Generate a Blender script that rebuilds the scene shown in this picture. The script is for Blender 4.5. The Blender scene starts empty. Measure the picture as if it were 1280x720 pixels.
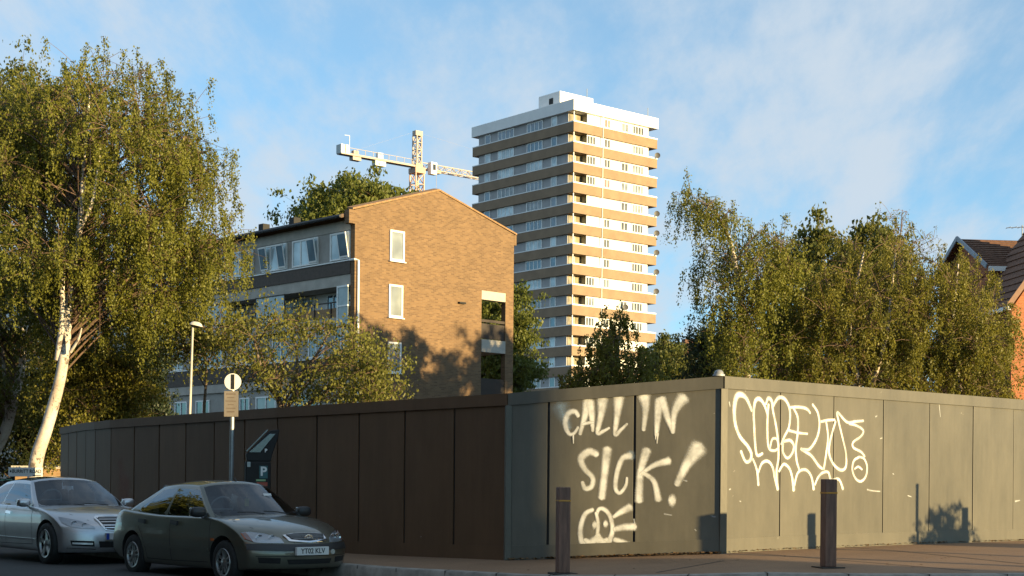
import bpy, bmesh, math, random
import numpy as np
from mathutils import Vector, Matrix
from mathutils.bvhtree import BVHTree

R = math.radians
SC = bpy.context.scene
COL = SC.collection

# ------------------------------------------------------------------ camera, sky, sun, exposure
F = 1850.0            # focal length in pixels of a 1280 px wide frame
CX, HY = 640.0, 605.0 # eye-level point of the frame
ROLL = R(0.5)
EYE = 1.6
cam_d = bpy.data.cameras.new('camera')
cam = bpy.data.objects.new('camera', cam_d)
COL.objects.link(cam)
cam_d.sensor_width = 36.0
cam_d.lens = F / 1280.0 * 36.0
cam_d.shift_y = (HY - 360.0) / 1280.0
cam_d.clip_start = 0.2
cam_d.clip_end = 9000.0
cr, sr = math.cos(ROLL), math.sin(ROLL)
cam.matrix_world = Matrix(((cr, -sr, 0, 0), (0, 0, -1, 0), (sr, cr, 0, EYE), (0, 0, 0, 1)))
SC.camera = cam

SUN_EL = 6.3
SUN_AZ = 125.0        # clockwise from +Y
world = bpy.data.worlds.new('World')
SC.world = world
world.use_nodes = True
wn, wl = world.node_tree.nodes, world.node_tree.links
wn.clear()
w_out = wn.new('ShaderNodeOutputWorld')
w_bg = wn.new('ShaderNodeBackground')
w_sky = wn.new('ShaderNodeTexSky')
w_sky.sky_type = 'NISHITA'
w_sky.sun_disc = False
w_sky.sun_elevation = R(SUN_EL)
w_sky.sun_rotation = R(SUN_AZ)
w_sky.altitude = 50.0
w_sky.air_density = 0.6
w_sky.dust_density = 0.25
w_sky.ozone_density = 3.0
w_bg.inputs['Strength'].default_value = 0.122
# thin high cloud mixed into the sky by direction
w_tc = wn.new('ShaderNodeTexCoord')
w_sep = wn.new('ShaderNodeSeparateXYZ')
wl.new(w_tc.outputs['Generated'], w_sep.inputs[0])
w_zc = wn.new('ShaderNodeMath'); w_zc.operation = 'MAXIMUM'; w_zc.inputs[1].default_value = 0.0
wl.new(w_sep.outputs['Z'], w_zc.inputs[0])
w_za = wn.new('ShaderNodeMath'); w_za.operation = 'ADD'; w_za.inputs[1].default_value = 0.22
wl.new(w_zc.outputs[0], w_za.inputs[0])
w_dx = wn.new('ShaderNodeMath'); w_dx.operation = 'DIVIDE'
w_dy = wn.new('ShaderNodeMath'); w_dy.operation = 'DIVIDE'
wl.new(w_sep.outputs['X'], w_dx.inputs[0]); wl.new(w_za.outputs[0], w_dx.inputs[1])
wl.new(w_sep.outputs['Y'], w_dy.inputs[0]); wl.new(w_za.outputs[0], w_dy.inputs[1])
w_cmb = wn.new('ShaderNodeCombineXYZ')
wl.new(w_dx.outputs[0], w_cmb.inputs[0]); wl.new(w_dy.outputs[0], w_cmb.inputs[1])
w_map = wn.new('ShaderNodeMapping')
w_map.inputs['Location'].default_value = (3.1, 1.7, 0.4)
w_map.inputs['Rotation'].default_value = (0, 0, R(28))
w_map.inputs['Scale'].default_value = (1.35, 0.55, 1.0)
wl.new(w_cmb.outputs[0], w_map.inputs['Vector'])
w_n1 = wn.new('ShaderNodeTexNoise')
w_n1.inputs['Scale'].default_value = 1.1
w_n1.inputs['Detail'].default_value = 9.0
w_n1.inputs['Roughness'].default_value = 0.62
w_n1.inputs['Distortion'].default_value = 0.35
wl.new(w_map.outputs[0], w_n1.inputs['Vector'])
w_n2 = wn.new('ShaderNodeTexNoise')
w_n2.inputs['Scale'].default_value = 7.5
w_n2.inputs['Detail'].default_value = 6.0
w_n2.inputs['Roughness'].default_value = 0.6
wl.new(w_map.outputs[0], w_n2.inputs['Vector'])
w_mx = wn.new('ShaderNodeMath'); w_mx.operation = 'MULTIPLY_ADD'
w_mx.inputs[1].default_value = 0.46
wl.new(w_n2.outputs['Fac'], w_mx.inputs[0]); wl.new(w_n1.outputs['Fac'], w_mx.inputs[2])
w_rmp = wn.new('ShaderNodeMapRange'); w_rmp.interpolation_type = 'SMOOTHSTEP'
w_rmp.inputs['From Min'].default_value = 0.585
w_rmp.inputs['From Max'].default_value = 0.90
w_rmp.inputs['To Min'].default_value = 0.36
w_rmp.inputs['To Max'].default_value = 0.95
wl.new(w_mx.outputs[0], w_rmp.inputs['Value'])
w_mix = wn.new('ShaderNodeMix'); w_mix.data_type = 'RGBA'
wl.new(w_rmp.outputs[0], w_mix.inputs['Factor'])
w_gain = wn.new('ShaderNodeMix'); w_gain.data_type = 'RGBA'; w_gain.blend_type = 'MULTIPLY'
w_gain.inputs['Factor'].default_value = 1.0
w_gain.inputs['B'].default_value = (0.83, 1.33, 1.10, 1.0)
wl.new(w_sky.outputs[0], w_gain.inputs['A'])
wl.new(w_gain.outputs['Result'], w_mix.inputs['A'])
w_mix.inputs['B'].default_value = (2.1, 2.42, 2.75, 1.0)
wl.new(w_mix.outputs['Result'], w_bg.inputs['Color'])
wl.new(w_bg.outputs[0], w_out.inputs['Surface'])

sun_d = bpy.data.lights.new('sun', 'SUN')
sun_d.energy = 5.0
sun_d.angle = R(0.5)
sun_d.color = (1.0, 0.745, 0.36)
sun = bpy.data.objects.new('sun', sun_d)
COL.objects.link(sun)
TS = Vector((math.sin(R(SUN_AZ)) * math.cos(R(SUN_EL)), math.cos(R(SUN_AZ)) * math.cos(R(SUN_EL)), math.sin(R(SUN_EL))))
sun.rotation_euler = TS.to_track_quat('Z', 'Y').to_euler()
sun.location = (30, -20, 40)

vs_ = SC.view_settings
vs_.view_transform = 'Standard'
vs_.look = 'None'
vs_.exposure = 1.3
vs_.gamma = 1.0
vs_.use_curve_mapping = False
SC.cycles.max_bounces = 6
SC.cycles.transparent_max_bounces = 24
SC.cycles.caustics_reflective = False
SC.cycles.caustics_refractive = False
SC.cycles.use_denoising = True


# ------------------------------------------------------------------ measuring helpers
def ray(px, py):
    """direction (X per unit depth, Z per unit depth) of a place in the 1280x720 frame"""
    dx, dy = px - CX, HY - py
    return ((dx * cr - dy * sr) / F, (dx * sr + dy * cr) / F)

def at(px, py, d):
    tx, tz = ray(px, py)
    return Vector((tx * d, d, EYE + tz * d))

def on_wall(px, py, p0, dr):
    """where the sight line meets the vertical plane through p0 along dr: (distance along, height)"""
    tx, tz = ray(px, py)
    s = (tx * p0[1] - p0[0]) / (dr[0] - tx * dr[1])
    return s, EYE + tz * (p0[1] + dr[1] * s)

def lerp(a, b, t):
    return a + (b - a) * t

def interp(x, xs, ys):
    return float(np.interp(x, xs, ys))

def zpave(x, y):
    z = interp(x, [-60, -12, -8, -4, -2.2, 0, 2.9, 6, 60], [-1.36, -1.22, -1.2, -1.165, -1.14, -1.08, -0.92, -0.895, -0.86])
    return EYE + z - 0.018 * min(max(0.0, 21.0 - y), 40.0)

KERB = 0.19


# ------------------------------------------------------------------ materials
MATS = {}

def nmat(name):
    m = bpy.data.materials.new(name)
    m.use_nodes = True
    nt = m.node_tree
    b = nt.nodes['Principled BSDF']
    MATS[name] = m
    return m, nt, b

def mat(name, col, rough=0.6, metal=0.0, var=0.12, scale=3.0, bump=0.0, bscale=40.0, col2=None, spec=None, coat=0.0, stretch=(1, 1, 1)):
    """plain surface with uneven tone and a little relief"""
    m, nt, b = nmat(name)
    n, l = nt.nodes, nt.links
    tc = n.new('ShaderNodeTexCoord')
    mp = n.new('ShaderNodeMapping'); mp.inputs['Scale'].default_value = stretch
    l.new(tc.outputs['Object'], mp.inputs['Vector'])
    nz = n.new('ShaderNodeTexNoise')
    nz.inputs['Scale'].default_value = scale
    nz.inputs['Detail'].default_value = 6.0
    nz.inputs['Roughness'].default_value = 0.65
    l.new(mp.outputs[0], nz.inputs['Vector'])
    rp = n.new('ShaderNodeValToRGB')
    c2 = col2 if col2 else tuple(c * (1 - var * 2) for c in col)
    c1 = col if col2 else tuple(min(1, c * (1 + var)) for c in col)
    rp.color_ramp.elements[0].position = 0.3
    rp.color_ramp.elements[0].color = (*c2, 1)
    rp.color_ramp.elements[1].position = 0.7
    rp.color_ramp.elements[1].color = (*c1, 1)
    l.new(nz.outputs['Fac'], rp.inputs[0])
    l.new(rp.outputs[0], b.inputs['Base Color'])
    b.inputs['Roughness'].default_value = rough
    b.inputs['Metallic'].default_value = metal
    if spec is not None:
        b.inputs['Specular IOR Level'].default_value = spec
    if coat:
        b.inputs['Coat Weight'].default_value = coat
        b.inputs['Coat Roughness'].default_value = 0.05
    if bump:
        n2 = n.new('ShaderNodeTexNoise')
        n2.inputs['Scale'].default_value = bscale
        n2.inputs['Detail'].default_value = 4.0
        l.new(mp.outputs[0], n2.inputs['Vector'])
        bp = n.new('ShaderNodeBump')
        bp.inputs['Strength'].default_value = bump
        bp.inputs['Distance'].default_value = 0.02
        l.new(n2.outputs['Fac'], bp.inputs['Height'])
        l.new(bp.outputs[0], b.inputs['Normal'])
    return m

def brick_mat(name, c1, c2, mortar, bw=0.225, bh=0.075, bump=0.25, patch=0.25):
    m, nt, b = nmat(name)
    n, l = nt.nodes, nt.links
    tc = n.new('ShaderNodeTexCoord')
    sp = n.new('ShaderNodeSeparateXYZ')
    l.new(tc.outputs['Object'], sp.inputs[0])
    ad = n.new('ShaderNodeMath'); ad.operation = 'ADD'
    l.new(sp.outputs['X'], ad.inputs[0]); l.new(sp.outputs['Y'], ad.inputs[1])
    cb = n.new('ShaderNodeCombineXYZ')
    l.new(ad.outputs[0], cb.inputs['X']); l.new(sp.outputs['Z'], cb.inputs['Y'])
    br = n.new('ShaderNodeTexBrick')
    br.inputs['Scale'].default_value = 1.0
    br.inputs['Brick Width'].default_value = bw
    br.inputs['Row Height'].default_value = bh
    br.inputs['Mortar Size'].default_value = 0.008
    br.inputs['Mortar Smooth'].default_value = 0.3
    br.inputs['Bias'].default_value = 0.0
    br.inputs['Color1'].default_value = (*c1, 1)
    br.inputs['Color2'].default_value = (*c2, 1)
    br.inputs['Mortar'].default_value = (*mortar, 1)
    l.new(cb.outputs[0], br.inputs['Vector'])
    nz = n.new('ShaderNodeTexNoise')
    nz.inputs['Scale'].default_value = 0.55
    nz.inputs['Detail'].default_value = 8.0
    nz.inputs['Roughness'].default_value = 0.7
    l.new(tc.outputs['Object'], nz.inputs['Vector'])
    mr = n.new('ShaderNodeMapRange')
    mr.inputs['From Min'].default_value = 0.3; mr.inputs['From Max'].default_value = 0.7
    mr.inputs['To Min'].default_value = 1 - patch; mr.inputs['To Max'].default_value = 1 + patch * 0.6
    l.new(nz.outputs['Fac'], mr.inputs['Value'])
    mu = n.new('ShaderNodeVectorMath'); mu.operation = 'SCALE'
    l.new(br.outputs['Color'], mu.inputs[0]); l.new(mr.outputs[0], mu.inputs['Scale'])
    l.new(mu.outputs[0], b.inputs['Base Color'])
    b.inputs['Roughness'].default_value = 0.88
    bp = n.new('ShaderNodeBump')
    bp.inputs['Strength'].default_value = bump
    bp.inputs['Distance'].default_value = 0.012
    l.new(br.outputs['Fac'], bp.inputs['Height'])
    bp.invert = True
    l.new(bp.outputs[0], b.inputs['Normal'])
    return m

def leaf_mat(name, c_dark, c_light, trans=0.45):
    m, nt, b = nmat(name)
    n, l = nt.nodes, nt.links
    a = n.new('ShaderNodeAttribute'); a.attribute_name = 'tone'
    tc = n.new('ShaderNodeTexCoord')
    nz = n.new('ShaderNodeTexNoise'); nz.inputs['Scale'].default_value = 0.8; nz.inputs['Detail'].default_value = 3
    l.new(tc.outputs['Object'], nz.inputs['Vector'])
    mx = n.new('ShaderNodeMath'); mx.operation = 'MULTIPLY_ADD'; mx.inputs[1].default_value = 0.6
    sb = n.new('ShaderNodeMath'); sb.operation = 'MULTIPLY'; sb.inputs[1].default_value = 0.4
    l.new(a.outputs['Fac'], mx.inputs[0]); l.new(nz.outputs['Fac'], sb.inputs[0]); l.new(sb.outputs[0], mx.inputs[2])
    rp = n.new('ShaderNodeValToRGB')
    rp.color_ramp.elements[0].position = 0.15; rp.color_ramp.elements[0].color = (*c_dark, 1)
    rp.color_ramp.elements[1].position = 0.85; rp.color_ramp.elements[1].color = (*c_light, 1)
    l.new(mx.outputs[0], rp.inputs[0])
    l.new(rp.outputs[0], b.inputs['Base Color'])
    b.inputs['Roughness'].default_value = 0.5
    b.inputs['Specular IOR Level'].default_value = 0.35
    tr = n.new('ShaderNodeBsdfTranslucent')
    l.new(rp.outputs[0], tr.inputs['Color'])
    ms = n.new('ShaderNodeMixShader'); ms.inputs[0].default_value = trans
    l.new(b.outputs[0], ms.inputs[1]); l.new(tr.outputs[0], ms.inputs[2])
    l.new(ms.outputs[0], n['Material Output'].inputs['Surface'])
    return m

def glass_mat(name, tint=(0.25, 0.3, 0.3), refl=(0.95, 0.97, 1.0), rough=0.02, base_refl=0.08):
    """tinted see-through pane with mirror-like reflection"""
    m, nt, b = nmat(name)
    n, l = nt.nodes, nt.links
    n.remove(b)
    t = n.new('ShaderNodeBsdfTransparent'); t.inputs[0].default_value = (*tint, 1)
    g = n.new('ShaderNodeBsdfGlossy'); g.inputs['Color'].default_value = (*refl, 1); g.inputs['Roughness'].default_value = rough
    lw = n.new('ShaderNodeLayerWeight'); lw.inputs['Blend'].default_value = 0.35
    mr = n.new('ShaderNodeMapRange')
    mr.inputs['To Min'].default_value = base_refl; mr.inputs['To Max'].default_value = 0.85
    l.new(lw.outputs['Fresnel'], mr.inputs['Value'])
    ms = n.new('ShaderNodeMixShader')
    l.new(mr.outputs[0], ms.inputs[0]); l.new(t.outputs[0], ms.inputs[1]); l.new(g.outputs[0], ms.inputs[2])
    l.new(ms.outputs[0], n['Material Output'].inputs['Surface'])
    return m

def pane_mat(name, col, rough=0.04, spec=0.9, wav=0.0):
    """window pane coloured for the room, curtain and reflected sky in it"""
    m, nt, b = nmat(name)
    n, l = nt.nodes, nt.links
    tc = n.new('ShaderNodeTexCoord')
    nz = n.new('ShaderNodeTexNoise'); nz.inputs['Scale'].default_value = 0.9; nz.inputs['Detail'].default_value = 2
    l.new(tc.outputs['Object'], nz.inputs['Vector'])
    rp = n.new('ShaderNodeValToRGB')
    rp.color_ramp.elements[0].position = 0.35; rp.color_ramp.elements[0].color = (*[c * 0.55 for c in col], 1)
    rp.color_ramp.elements[1].position = 0.65; rp.color_ramp.elements[1].color = (*col, 1)
    l.new(nz.outputs['Fac'], rp.inputs[0]); l.new(rp.outputs[0], b.inputs['Base Color'])
    b.inputs['Roughness'].default_value = rough
    b.inputs['IOR'].default_value = 1.52
    b.inputs['Specular IOR Level'].default_value = spec
    b.inputs['Coat Weight'].default_value = 0.6
    b.inputs['Coat Roughness'].default_value = 0.02
    return m


# ------------------------------------------------------------------ mesh helpers
class MB:
    def __init__(s):
        s.v, s.f, s.m = [], [], []
        s.slot = 0
    def add(s, vs, fs):
        o = len(s.v)
        s.v.extend([tuple(p) for p in vs])
        for f in fs:
            s.f.append(tuple(i + o for i in f)); s.m.append(s.slot)
        return s
    def box(s, x0, x1, y0, y1, z0, z1):
        vs = [(x, y, z) for z in (z0, z1) for y in (y0, y1) for x in (x0, x1)]
        return s.add(vs, [(0, 2, 3, 1), (4, 5, 7, 6), (0, 1, 5, 4), (2, 6, 7, 3), (0, 4, 6, 2), (1, 3, 7, 5)])
    def obox(s, c, sx, sy, sz, rz=0.0, rx=0.0, ry=0.0):
        M = Matrix.Translation(c) @ Matrix.Rotation(rz, 4, 'Z') @ Matrix.Rotation(ry, 4, 'Y') @ Matrix.Rotation(rx, 4, 'X')
        vs = [M @ Vector((x * sx / 2, y * sy / 2, z * sz / 2)) for z in (-1, 1) for y in (-1, 1) for x in (-1, 1)]
        return s.add(vs, [(0, 2, 3, 1), (4, 5, 7, 6), (0, 1, 5, 4), (2, 6, 7, 3), (0, 4, 6, 2), (1, 3, 7, 5)])
    def bar(s, a, b, w, h=None):
        """square bar from a to b"""
        a, b = Vector(a), Vector(b); h = h or w
        d = (b - a).normalized()
        up = Vector((0, 0, 1)) if abs(d.z) < 0.95 else Vector((1, 0, 0))
        e = d.cross(up).normalized(); g = e.cross(d)
        vs = [p + e * (i * w / 2) + g * (j * h / 2) for p in (a, b) for (i, j) in ((-1, -1), (1, -1), (1, 1), (-1, 1))]
        return s.add(vs, [(3, 2, 1, 0), (4, 5, 6, 7), (0, 1, 5, 4), (1, 2, 6, 5), (2, 3, 7, 6), (3, 0, 4, 7)])
    def tube(s, pts, rad, n=8, cap=True):
        pts = [Vector(p) for p in pts]
        if not hasattr(rad, '__len__'): rad = [rad] * len(pts)
        vs, fs = [], []
        prev = None
        for i, p in enumerate(pts):
            d = (pts[min(i + 1, len(pts) - 1)] - pts[max(i - 1, 0)])
            d = d.normalized() if d.length > 1e-9 else Vector((0, 0, 1))
            if prev is None:
                up = Vector((0, 0, 1)) if abs(d.z) < 0.9 else Vector((1, 0, 0))
                e = d.cross(up).normalized()
            else:
                e = (prev - d * prev.dot(d)).normalized()
            prev = e
            g = d.cross(e)
            for k in range(n):
                a = 2 * math.pi * k / n
                vs.append(p + (e * math.cos(a) + g * math.sin(a)) * rad[i])
        for i in range(len(pts) - 1):
            for k in range(n):
                k2 = (k + 1) % n
                fs.append((i * n + k, i * n + k2, (i + 1) * n + k2, (i + 1) * n + k))
        if cap:
            fs.append(tuple(range(n - 1, -1, -1)))
            fs.append(tuple((len(pts) - 1) * n + k for k in range(n)))
        return s.add(vs, fs)
    def prism(s, poly, h, fn):
        """poly: 2D points; fn(a, b, t) -> 3D with t in 0..h"""
        n = len(poly)
        vs = [fn(a, b, 0.0) for a, b in poly] + [fn(a, b, h) for a, b in poly]
        fs = [tuple(range(n)), tuple(range(2 * n - 1, n - 1, -1))]
        fs += [(i, n + i, n + (i + 1) % n, (i + 1) % n) for i in range(n)]
        return s.add(vs, fs)
    def grid(s, P, close_u=False):
        """P[i][j] points -> quads"""
        nu, nv = len(P), len(P[0])
        vs = [p for row in P for p in row]
        fs = []
        for i in range(nu - (0 if close_u else 1)):
            i2 = (i + 1) % nu
            for j in range(nv - 1):
                fs.append((i * nv + j, i2 * nv + j, i2 * nv + j + 1, i * nv + j + 1))
        return s.add(vs, fs)
    def lathe(s, prof, n=24, M=None):
        """prof: (r, h) about local z"""
        M = M or Matrix.Identity(4)
        P = []
        for k in range(n):
            a = 2 * math.pi * k / n
            P.append([M @ Vector((r * math.cos(a), r * math.sin(a), h)) for r, h in prof])
        return s.grid(P, close_u=True)
    def build(s, name, mats, parent=None, smooth=False, angle=35, recalc=True, bevel=0.0):
        me = bpy.data.meshes.new(name)
        me.from_pydata(s.v, [], s.f)
        if not isinstance(mats, (list, tuple)): mats = [mats]
        for m in mats: me.materials.append(m)
        if len(mats) > 1:
            me.polygons.foreach_set('material_index', s.m)
        if recalc or bevel:
            bm = bmesh.new(); bm.from_mesh(me)
            if bevel:
                bmesh.ops.remove_doubles(bm, verts=bm.verts, dist=1e-5)
            bmesh.ops.recalc_face_normals(bm, faces=bm.faces)
            if bevel:
                es = [e for e in bm.edges if len(e.link_faces) == 2 and e.calc_face_angle(0) > 0.6]
                bmesh.ops.bevel(bm, geom=es, offset=bevel, segments=2, affect='EDGES', profile=0.5)
            bm.to_mesh(me); bm.free()
        if smooth:
            me.polygons.foreach_set('use_smooth', [True] * len(me.polygons))
            me.set_sharp_from_angle(angle=R(angle))
        o = bpy.data.objects.new(name, me)
        COL.objects.link(o)
        if parent: o.parent = parent
        return o

def tag(o, label=None, cat=None, group=None, kind=None):
    if label: o['label'] = label
    if cat: o['category'] = cat
    if group: o['group'] = group
    if kind: o['kind'] = kind
    return o

def empty(name, loc=(0, 0, 0), rz=0.0, label=None, cat=None, group=None):
    o = bpy.data.objects.new(name, None)
    o.empty_display_size = 0.3
    COL.objects.link(o)
    o.location = loc
    o.rotation_euler = (0, 0, rz)
    return tag(o, label, cat, group)

def copy_tree(o, parent=None):
    c = o.copy(); COL.objects.link(c)
    if parent: c.parent = parent
    for ch in [x for x in bpy.data.objects if x.parent == o]:
        copy_tree(ch, c)
    return c

def text_mesh(body, size, extrude=0.002, bold=0.0, align='CENTER'):
    """lettering as a mesh lying in the local XY plane"""
    cu = bpy.data.curves.new('lettering', 'FONT')
    cu.body = body; cu.size = size; cu.extrude = extrude; cu.offset = bold
    cu.align_x = align; cu.align_y = 'CENTER'
    cu.resolution_u = 3
    o = bpy.data.objects.new('lettering', cu)
    COL.objects.link(o)
    dg = bpy.context.evaluated_depsgraph_get()
    me = bpy.data.meshes.new_from_object(o.evaluated_get(dg))
    bpy.data.objects.remove(o); bpy.data.curves.remove(cu)
    return me

def lettering(name, body, size, mtx, m, parent, bold=0.0, xscale=1.0, extrude=0.002):
    me = text_mesh(body, size, extrude, bold)
    me.transform(mtx @ Matrix.Diagonal((xscale, 1, 1, 1)))
    me.materials.clear(); me.materials.append(m)
    o = bpy.data.objects.new(name, me); COL.objects.link(o)
    o.parent = parent
    return o

def frame_mtx(o, xa, ya):
    """matrix taking local x,y,z to axes xa, ya, xa x ya at o"""
    xa, ya = Vector(xa).normalized(), Vector(ya).normalized()
    za = xa.cross(ya)
    M = Matrix((xa, ya, za)).transposed().to_4x4()
    return Matrix.Translation(o) @ M

def cat_rom(pts, n=6):
    out = []
    P = [Vector(p) for p in pts]
    for i in range(len(P) - 1):
        p0, p1, p2, p3 = P[max(i - 1, 0)], P[i], P[i + 1], P[min(i + 2, len(P) - 1)]
        for k in range(n):
            t = k / n
            out.append(0.5 * ((2 * p1) + (p2 - p0) * t + (2 * p0 - 5 * p1 + 4 * p2 - p3) * t * t + (3 * p1 - p0 - 3 * p2 + p3) * t ** 3))
    out.append(P[-1])
    return out

# ------------------------------------------------------------------ ground, road, pavement
def ground_mat(name, base, dark, rough, scale=1.0):
    m, nt, b = nmat(name)
    n, l = nt.nodes, nt.links
    tc = n.new('ShaderNodeTexCoord')
    a = n.new('ShaderNodeTexNoise'); a.inputs['Scale'].default_value = 0.9 * scale; a.inputs['Detail'].default_value = 8; a.inputs['Roughness'].default_value = 0.7
    c = n.new('ShaderNodeTexNoise'); c.inputs['Scale'].default_value = 60 * scale; c.inputs['Detail'].default_value = 3
    l.new(tc.outputs['Object'], a.inputs['Vector']); l.new(tc.outputs['Object'], c.inputs['Vector'])
    mx = n.new('ShaderNodeMath'); mx.operation = 'MULTIPLY_ADD'; mx.inputs[1].default_value = 0.5
    hf = n.new('ShaderNodeMath'); hf.operation = 'MULTIPLY'; hf.inputs[1].default_value = 0.5
    l.new(a.outputs['Fac'], mx.inputs[0]); l.new(c.outputs['Fac'], hf.inputs[0]); l.new(hf.outputs[0], mx.inputs[2])
    rp = n.new('ShaderNodeValToRGB')
    rp.color_ramp.elements[0].position = 0.34; rp.color_ramp.elements[0].color = (*dark, 1)
    rp.color_ramp.elements[1].position = 0.64; rp.color_ramp.elements[1].color = (*base, 1)
    l.new(mx.outputs[0], rp.inputs[0]); l.new(rp.outputs[0], b.inputs['Base Color'])
    b.inputs['Roughness'].default_value = rough
    b.inputs['Specular IOR Level'].default_value = 0.3
    bp = n.new('ShaderNodeBump'); bp.inputs['Strength'].default_value = 0.5; bp.inputs['Distance'].default_value = 0.012
    l.new(mx.outputs[0], bp.inputs['Height']); l.new(bp.outputs[0], b.inputs['Normal'])
    return m

m_asphalt = ground_mat('asphalt', (0.06, 0.057, 0.054), (0.035, 0.034, 0.033), 0.85)
m_pave = ground_mat('pavement_tarmac', (0.30, 0.185, 0.108), (0.185, 0.110, 0.062), 0.85, 0.8)
m_under0 = mat('kerb_joint_mortar', (0.05, 0.045, 0.04), 0.95)  # dark mortar of the kerb joints
m_kerb = mat('kerb_stone', (0.30, 0.27, 0.23), 0.85, var=0.2, scale=5, bump=0.2)
m_earth = ground_mat('earth', (0.10, 0.085, 0.06), (0.06, 0.055, 0.035), 0.95, 0.5)

def axis_pts():
    a = list(np.arange(-60, 60.1, 2.0))
    return sorted(set([-3500, -1500, -700, -350, -180, -110, -80] + a + [80, 110, 180, 350, 700, 1500, 3500]))

g = MB()
ax = axis_pts()
g.grid([[(x, y, zpave(x, y) - KERB) for y in ax] for x in ax])
tag(g.build('ground', m_asphalt, smooth=True), kind='structure')

# hoarding plan: seams of the run along the side road, the splayed corner, the run to the right
def walk(p, ang, step, k):
    return [(p[0] - math.sin(R(ang)) * step * i, p[1] + math.cos(R(ang)) * step * i) for i in range(1, k + 1)]
L = [(-0.06, 21.0)]
L += walk(L[-1], 41.0, 1.22, 5)
L += walk(L[-1], 37.5, 1.22, 6)
L += walk(L[-1], 31.0, 1.22, 1)
L += walk(L[-1], 25.5, 1.22, 4)
CORNER = (2.90, 20.40)
RD = (0.7655, 0.6434)
RT = [(CORNER[0] + RD[0] * s, CORNER[1] + RD[1] * s) for s in np.arange(0, 22.0, 1.22)]
CH_D = Vector((CORNER[0] - L[0][0], CORNER[1] - L[0][1])); CH_LEN = CH_D.length; CH_D /= CH_LEN
CH = [L[0], (L[0][0] + CH_D[0] * 0.58, L[0][1] + CH_D[1] * 0.58), (L[0][0] + CH_D[0] * 1.80, L[0][1] + CH_D[1] * 1.80), CORNER]

base = [(L[-1][0] - 6, L[-1][1] + 13)] + L[::-1] + [CORNER] + RT[1:] + [(RT[-1][0] + RD[0] * 30, RT[-1][1] + RD[1] * 30)]
kerb_ctrl = [(p[0] - 0.755 * 1.9, p[1] - 0.656 * 1.9) for p in base[:-len(RT) - 2]]
kerb_ctrl += [(-1.5, 19.75), (-0.41, 18.8), (0.39, 18.0), (1.5, 17.3), (2.6, 16.95), (4.4, 16.7), (6.5, 16.95), (9, 18.0), (12, 20.2)]
kerb_ctrl += [(12 + RD[0] * k, 20.2 + RD[1] * k) for k in (4, 8, 14, 30, 50)]
KL = [Vector((p.x, p.y)) for p in cat_rom([(a, b, 0) for a, b in kerb_ctrl], 6)]
# even spacing
def resample(pl, step):
    d = [0.0]
    for i in range(1, len(pl)): d.append(d[-1] + (pl[i] - pl[i - 1]).length)
    n = int(d[-1] / step)
    q = [i * d[-1] / n for i in range(n + 1)]
    return [Vector((np.interp(t, d, [p[0] for p in pl]), np.interp(t, d, [p[1] for p in pl]))) for t in q]
KP = resample(KL, 0.45)
BP = resample([Vector(b) for b in base], 0.25)
def nearest_base(p):
    return min(BP, key=lambda b: (b - p).length)
# inner border behind the hoarding line, one point for each kerb point
inner, last = [], 0
nb = len(BP)
for i, p in enumerate(KP):
    j = min(range(last, nb), key=lambda j: (BP[j] - p).length)
    last = j
    b = BP[j]
    d = (b - p).normalized()
    inner.append(b + d * 0.5)
pv = MB()
rows = []
for p, q in zip(KP, inner):
    a = p + (q - p).normalized() * 0.15
    rows.append([(*(a + (q - a) * t), zpave(*(a + (q - a) * t))) for t in np.linspace(0, 1, 9)])
pv.grid(rows)
tag(pv.build('pavement', m_pave, smooth=True), kind='structure')
kb = MB()
rows = []
for p, q in zip(KP, inner):
    d = (q - p).normalized()
    a, c = p - d * 0.0, p + d * 0.153
    za, zc = zpave(*p), zpave(*c)
    rows.append([(*(p - d * 0.03), za - KERB - 0.03), (*(p - d * 0.012), za - 0.02), (*(p + d * 0.01), za + 0.003), (*c, zc + 0.004), (*c, zc - 0.03)])
kb.grid(rows)
tag(kb.build('kerb', m_kerb, smooth=True, angle=40), kind='structure')
kj = MB()
for i in range(0, len(KP), 2):
    p, q = KP[i], inner[i]
    d = (q - p).normalized(); e = Vector((-d.y, d.x)) * 0.008
    a, c = p - d * 0.014, p + d * 0.152
    za, zc = zpave(*p), zpave(*c)
    kj.add([(*(a - e), za - KERB), (*(a + e), za - KERB), (*(a + e), za + 0.006), (*(a - e), za + 0.006), (*(c + e), zc + 0.008), (*(c - e), zc + 0.008)], [(0, 1, 2, 3), (3, 2, 4, 5)])
tag(kj.build('kerb_joint', m_under0), kind='structure')
# yard behind the hoarding
yd = MB()
ring = [(b + Vector((0, 0))) for b in BP[::6]]
ys = []
for b in ring:
    ys.append([(b.x + k * 0.15, b.y + k * 1.0 + 0.35, zpave(b.x, b.y) - KERB + 0.006 + min(k, 1) * 0.03) for k in (0, 1, 4, 10, 25, 60, 160, 420)])
yd.grid(ys)
tag(yd.build('yard_ground', m_earth, smooth=True), kind='structure')
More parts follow.
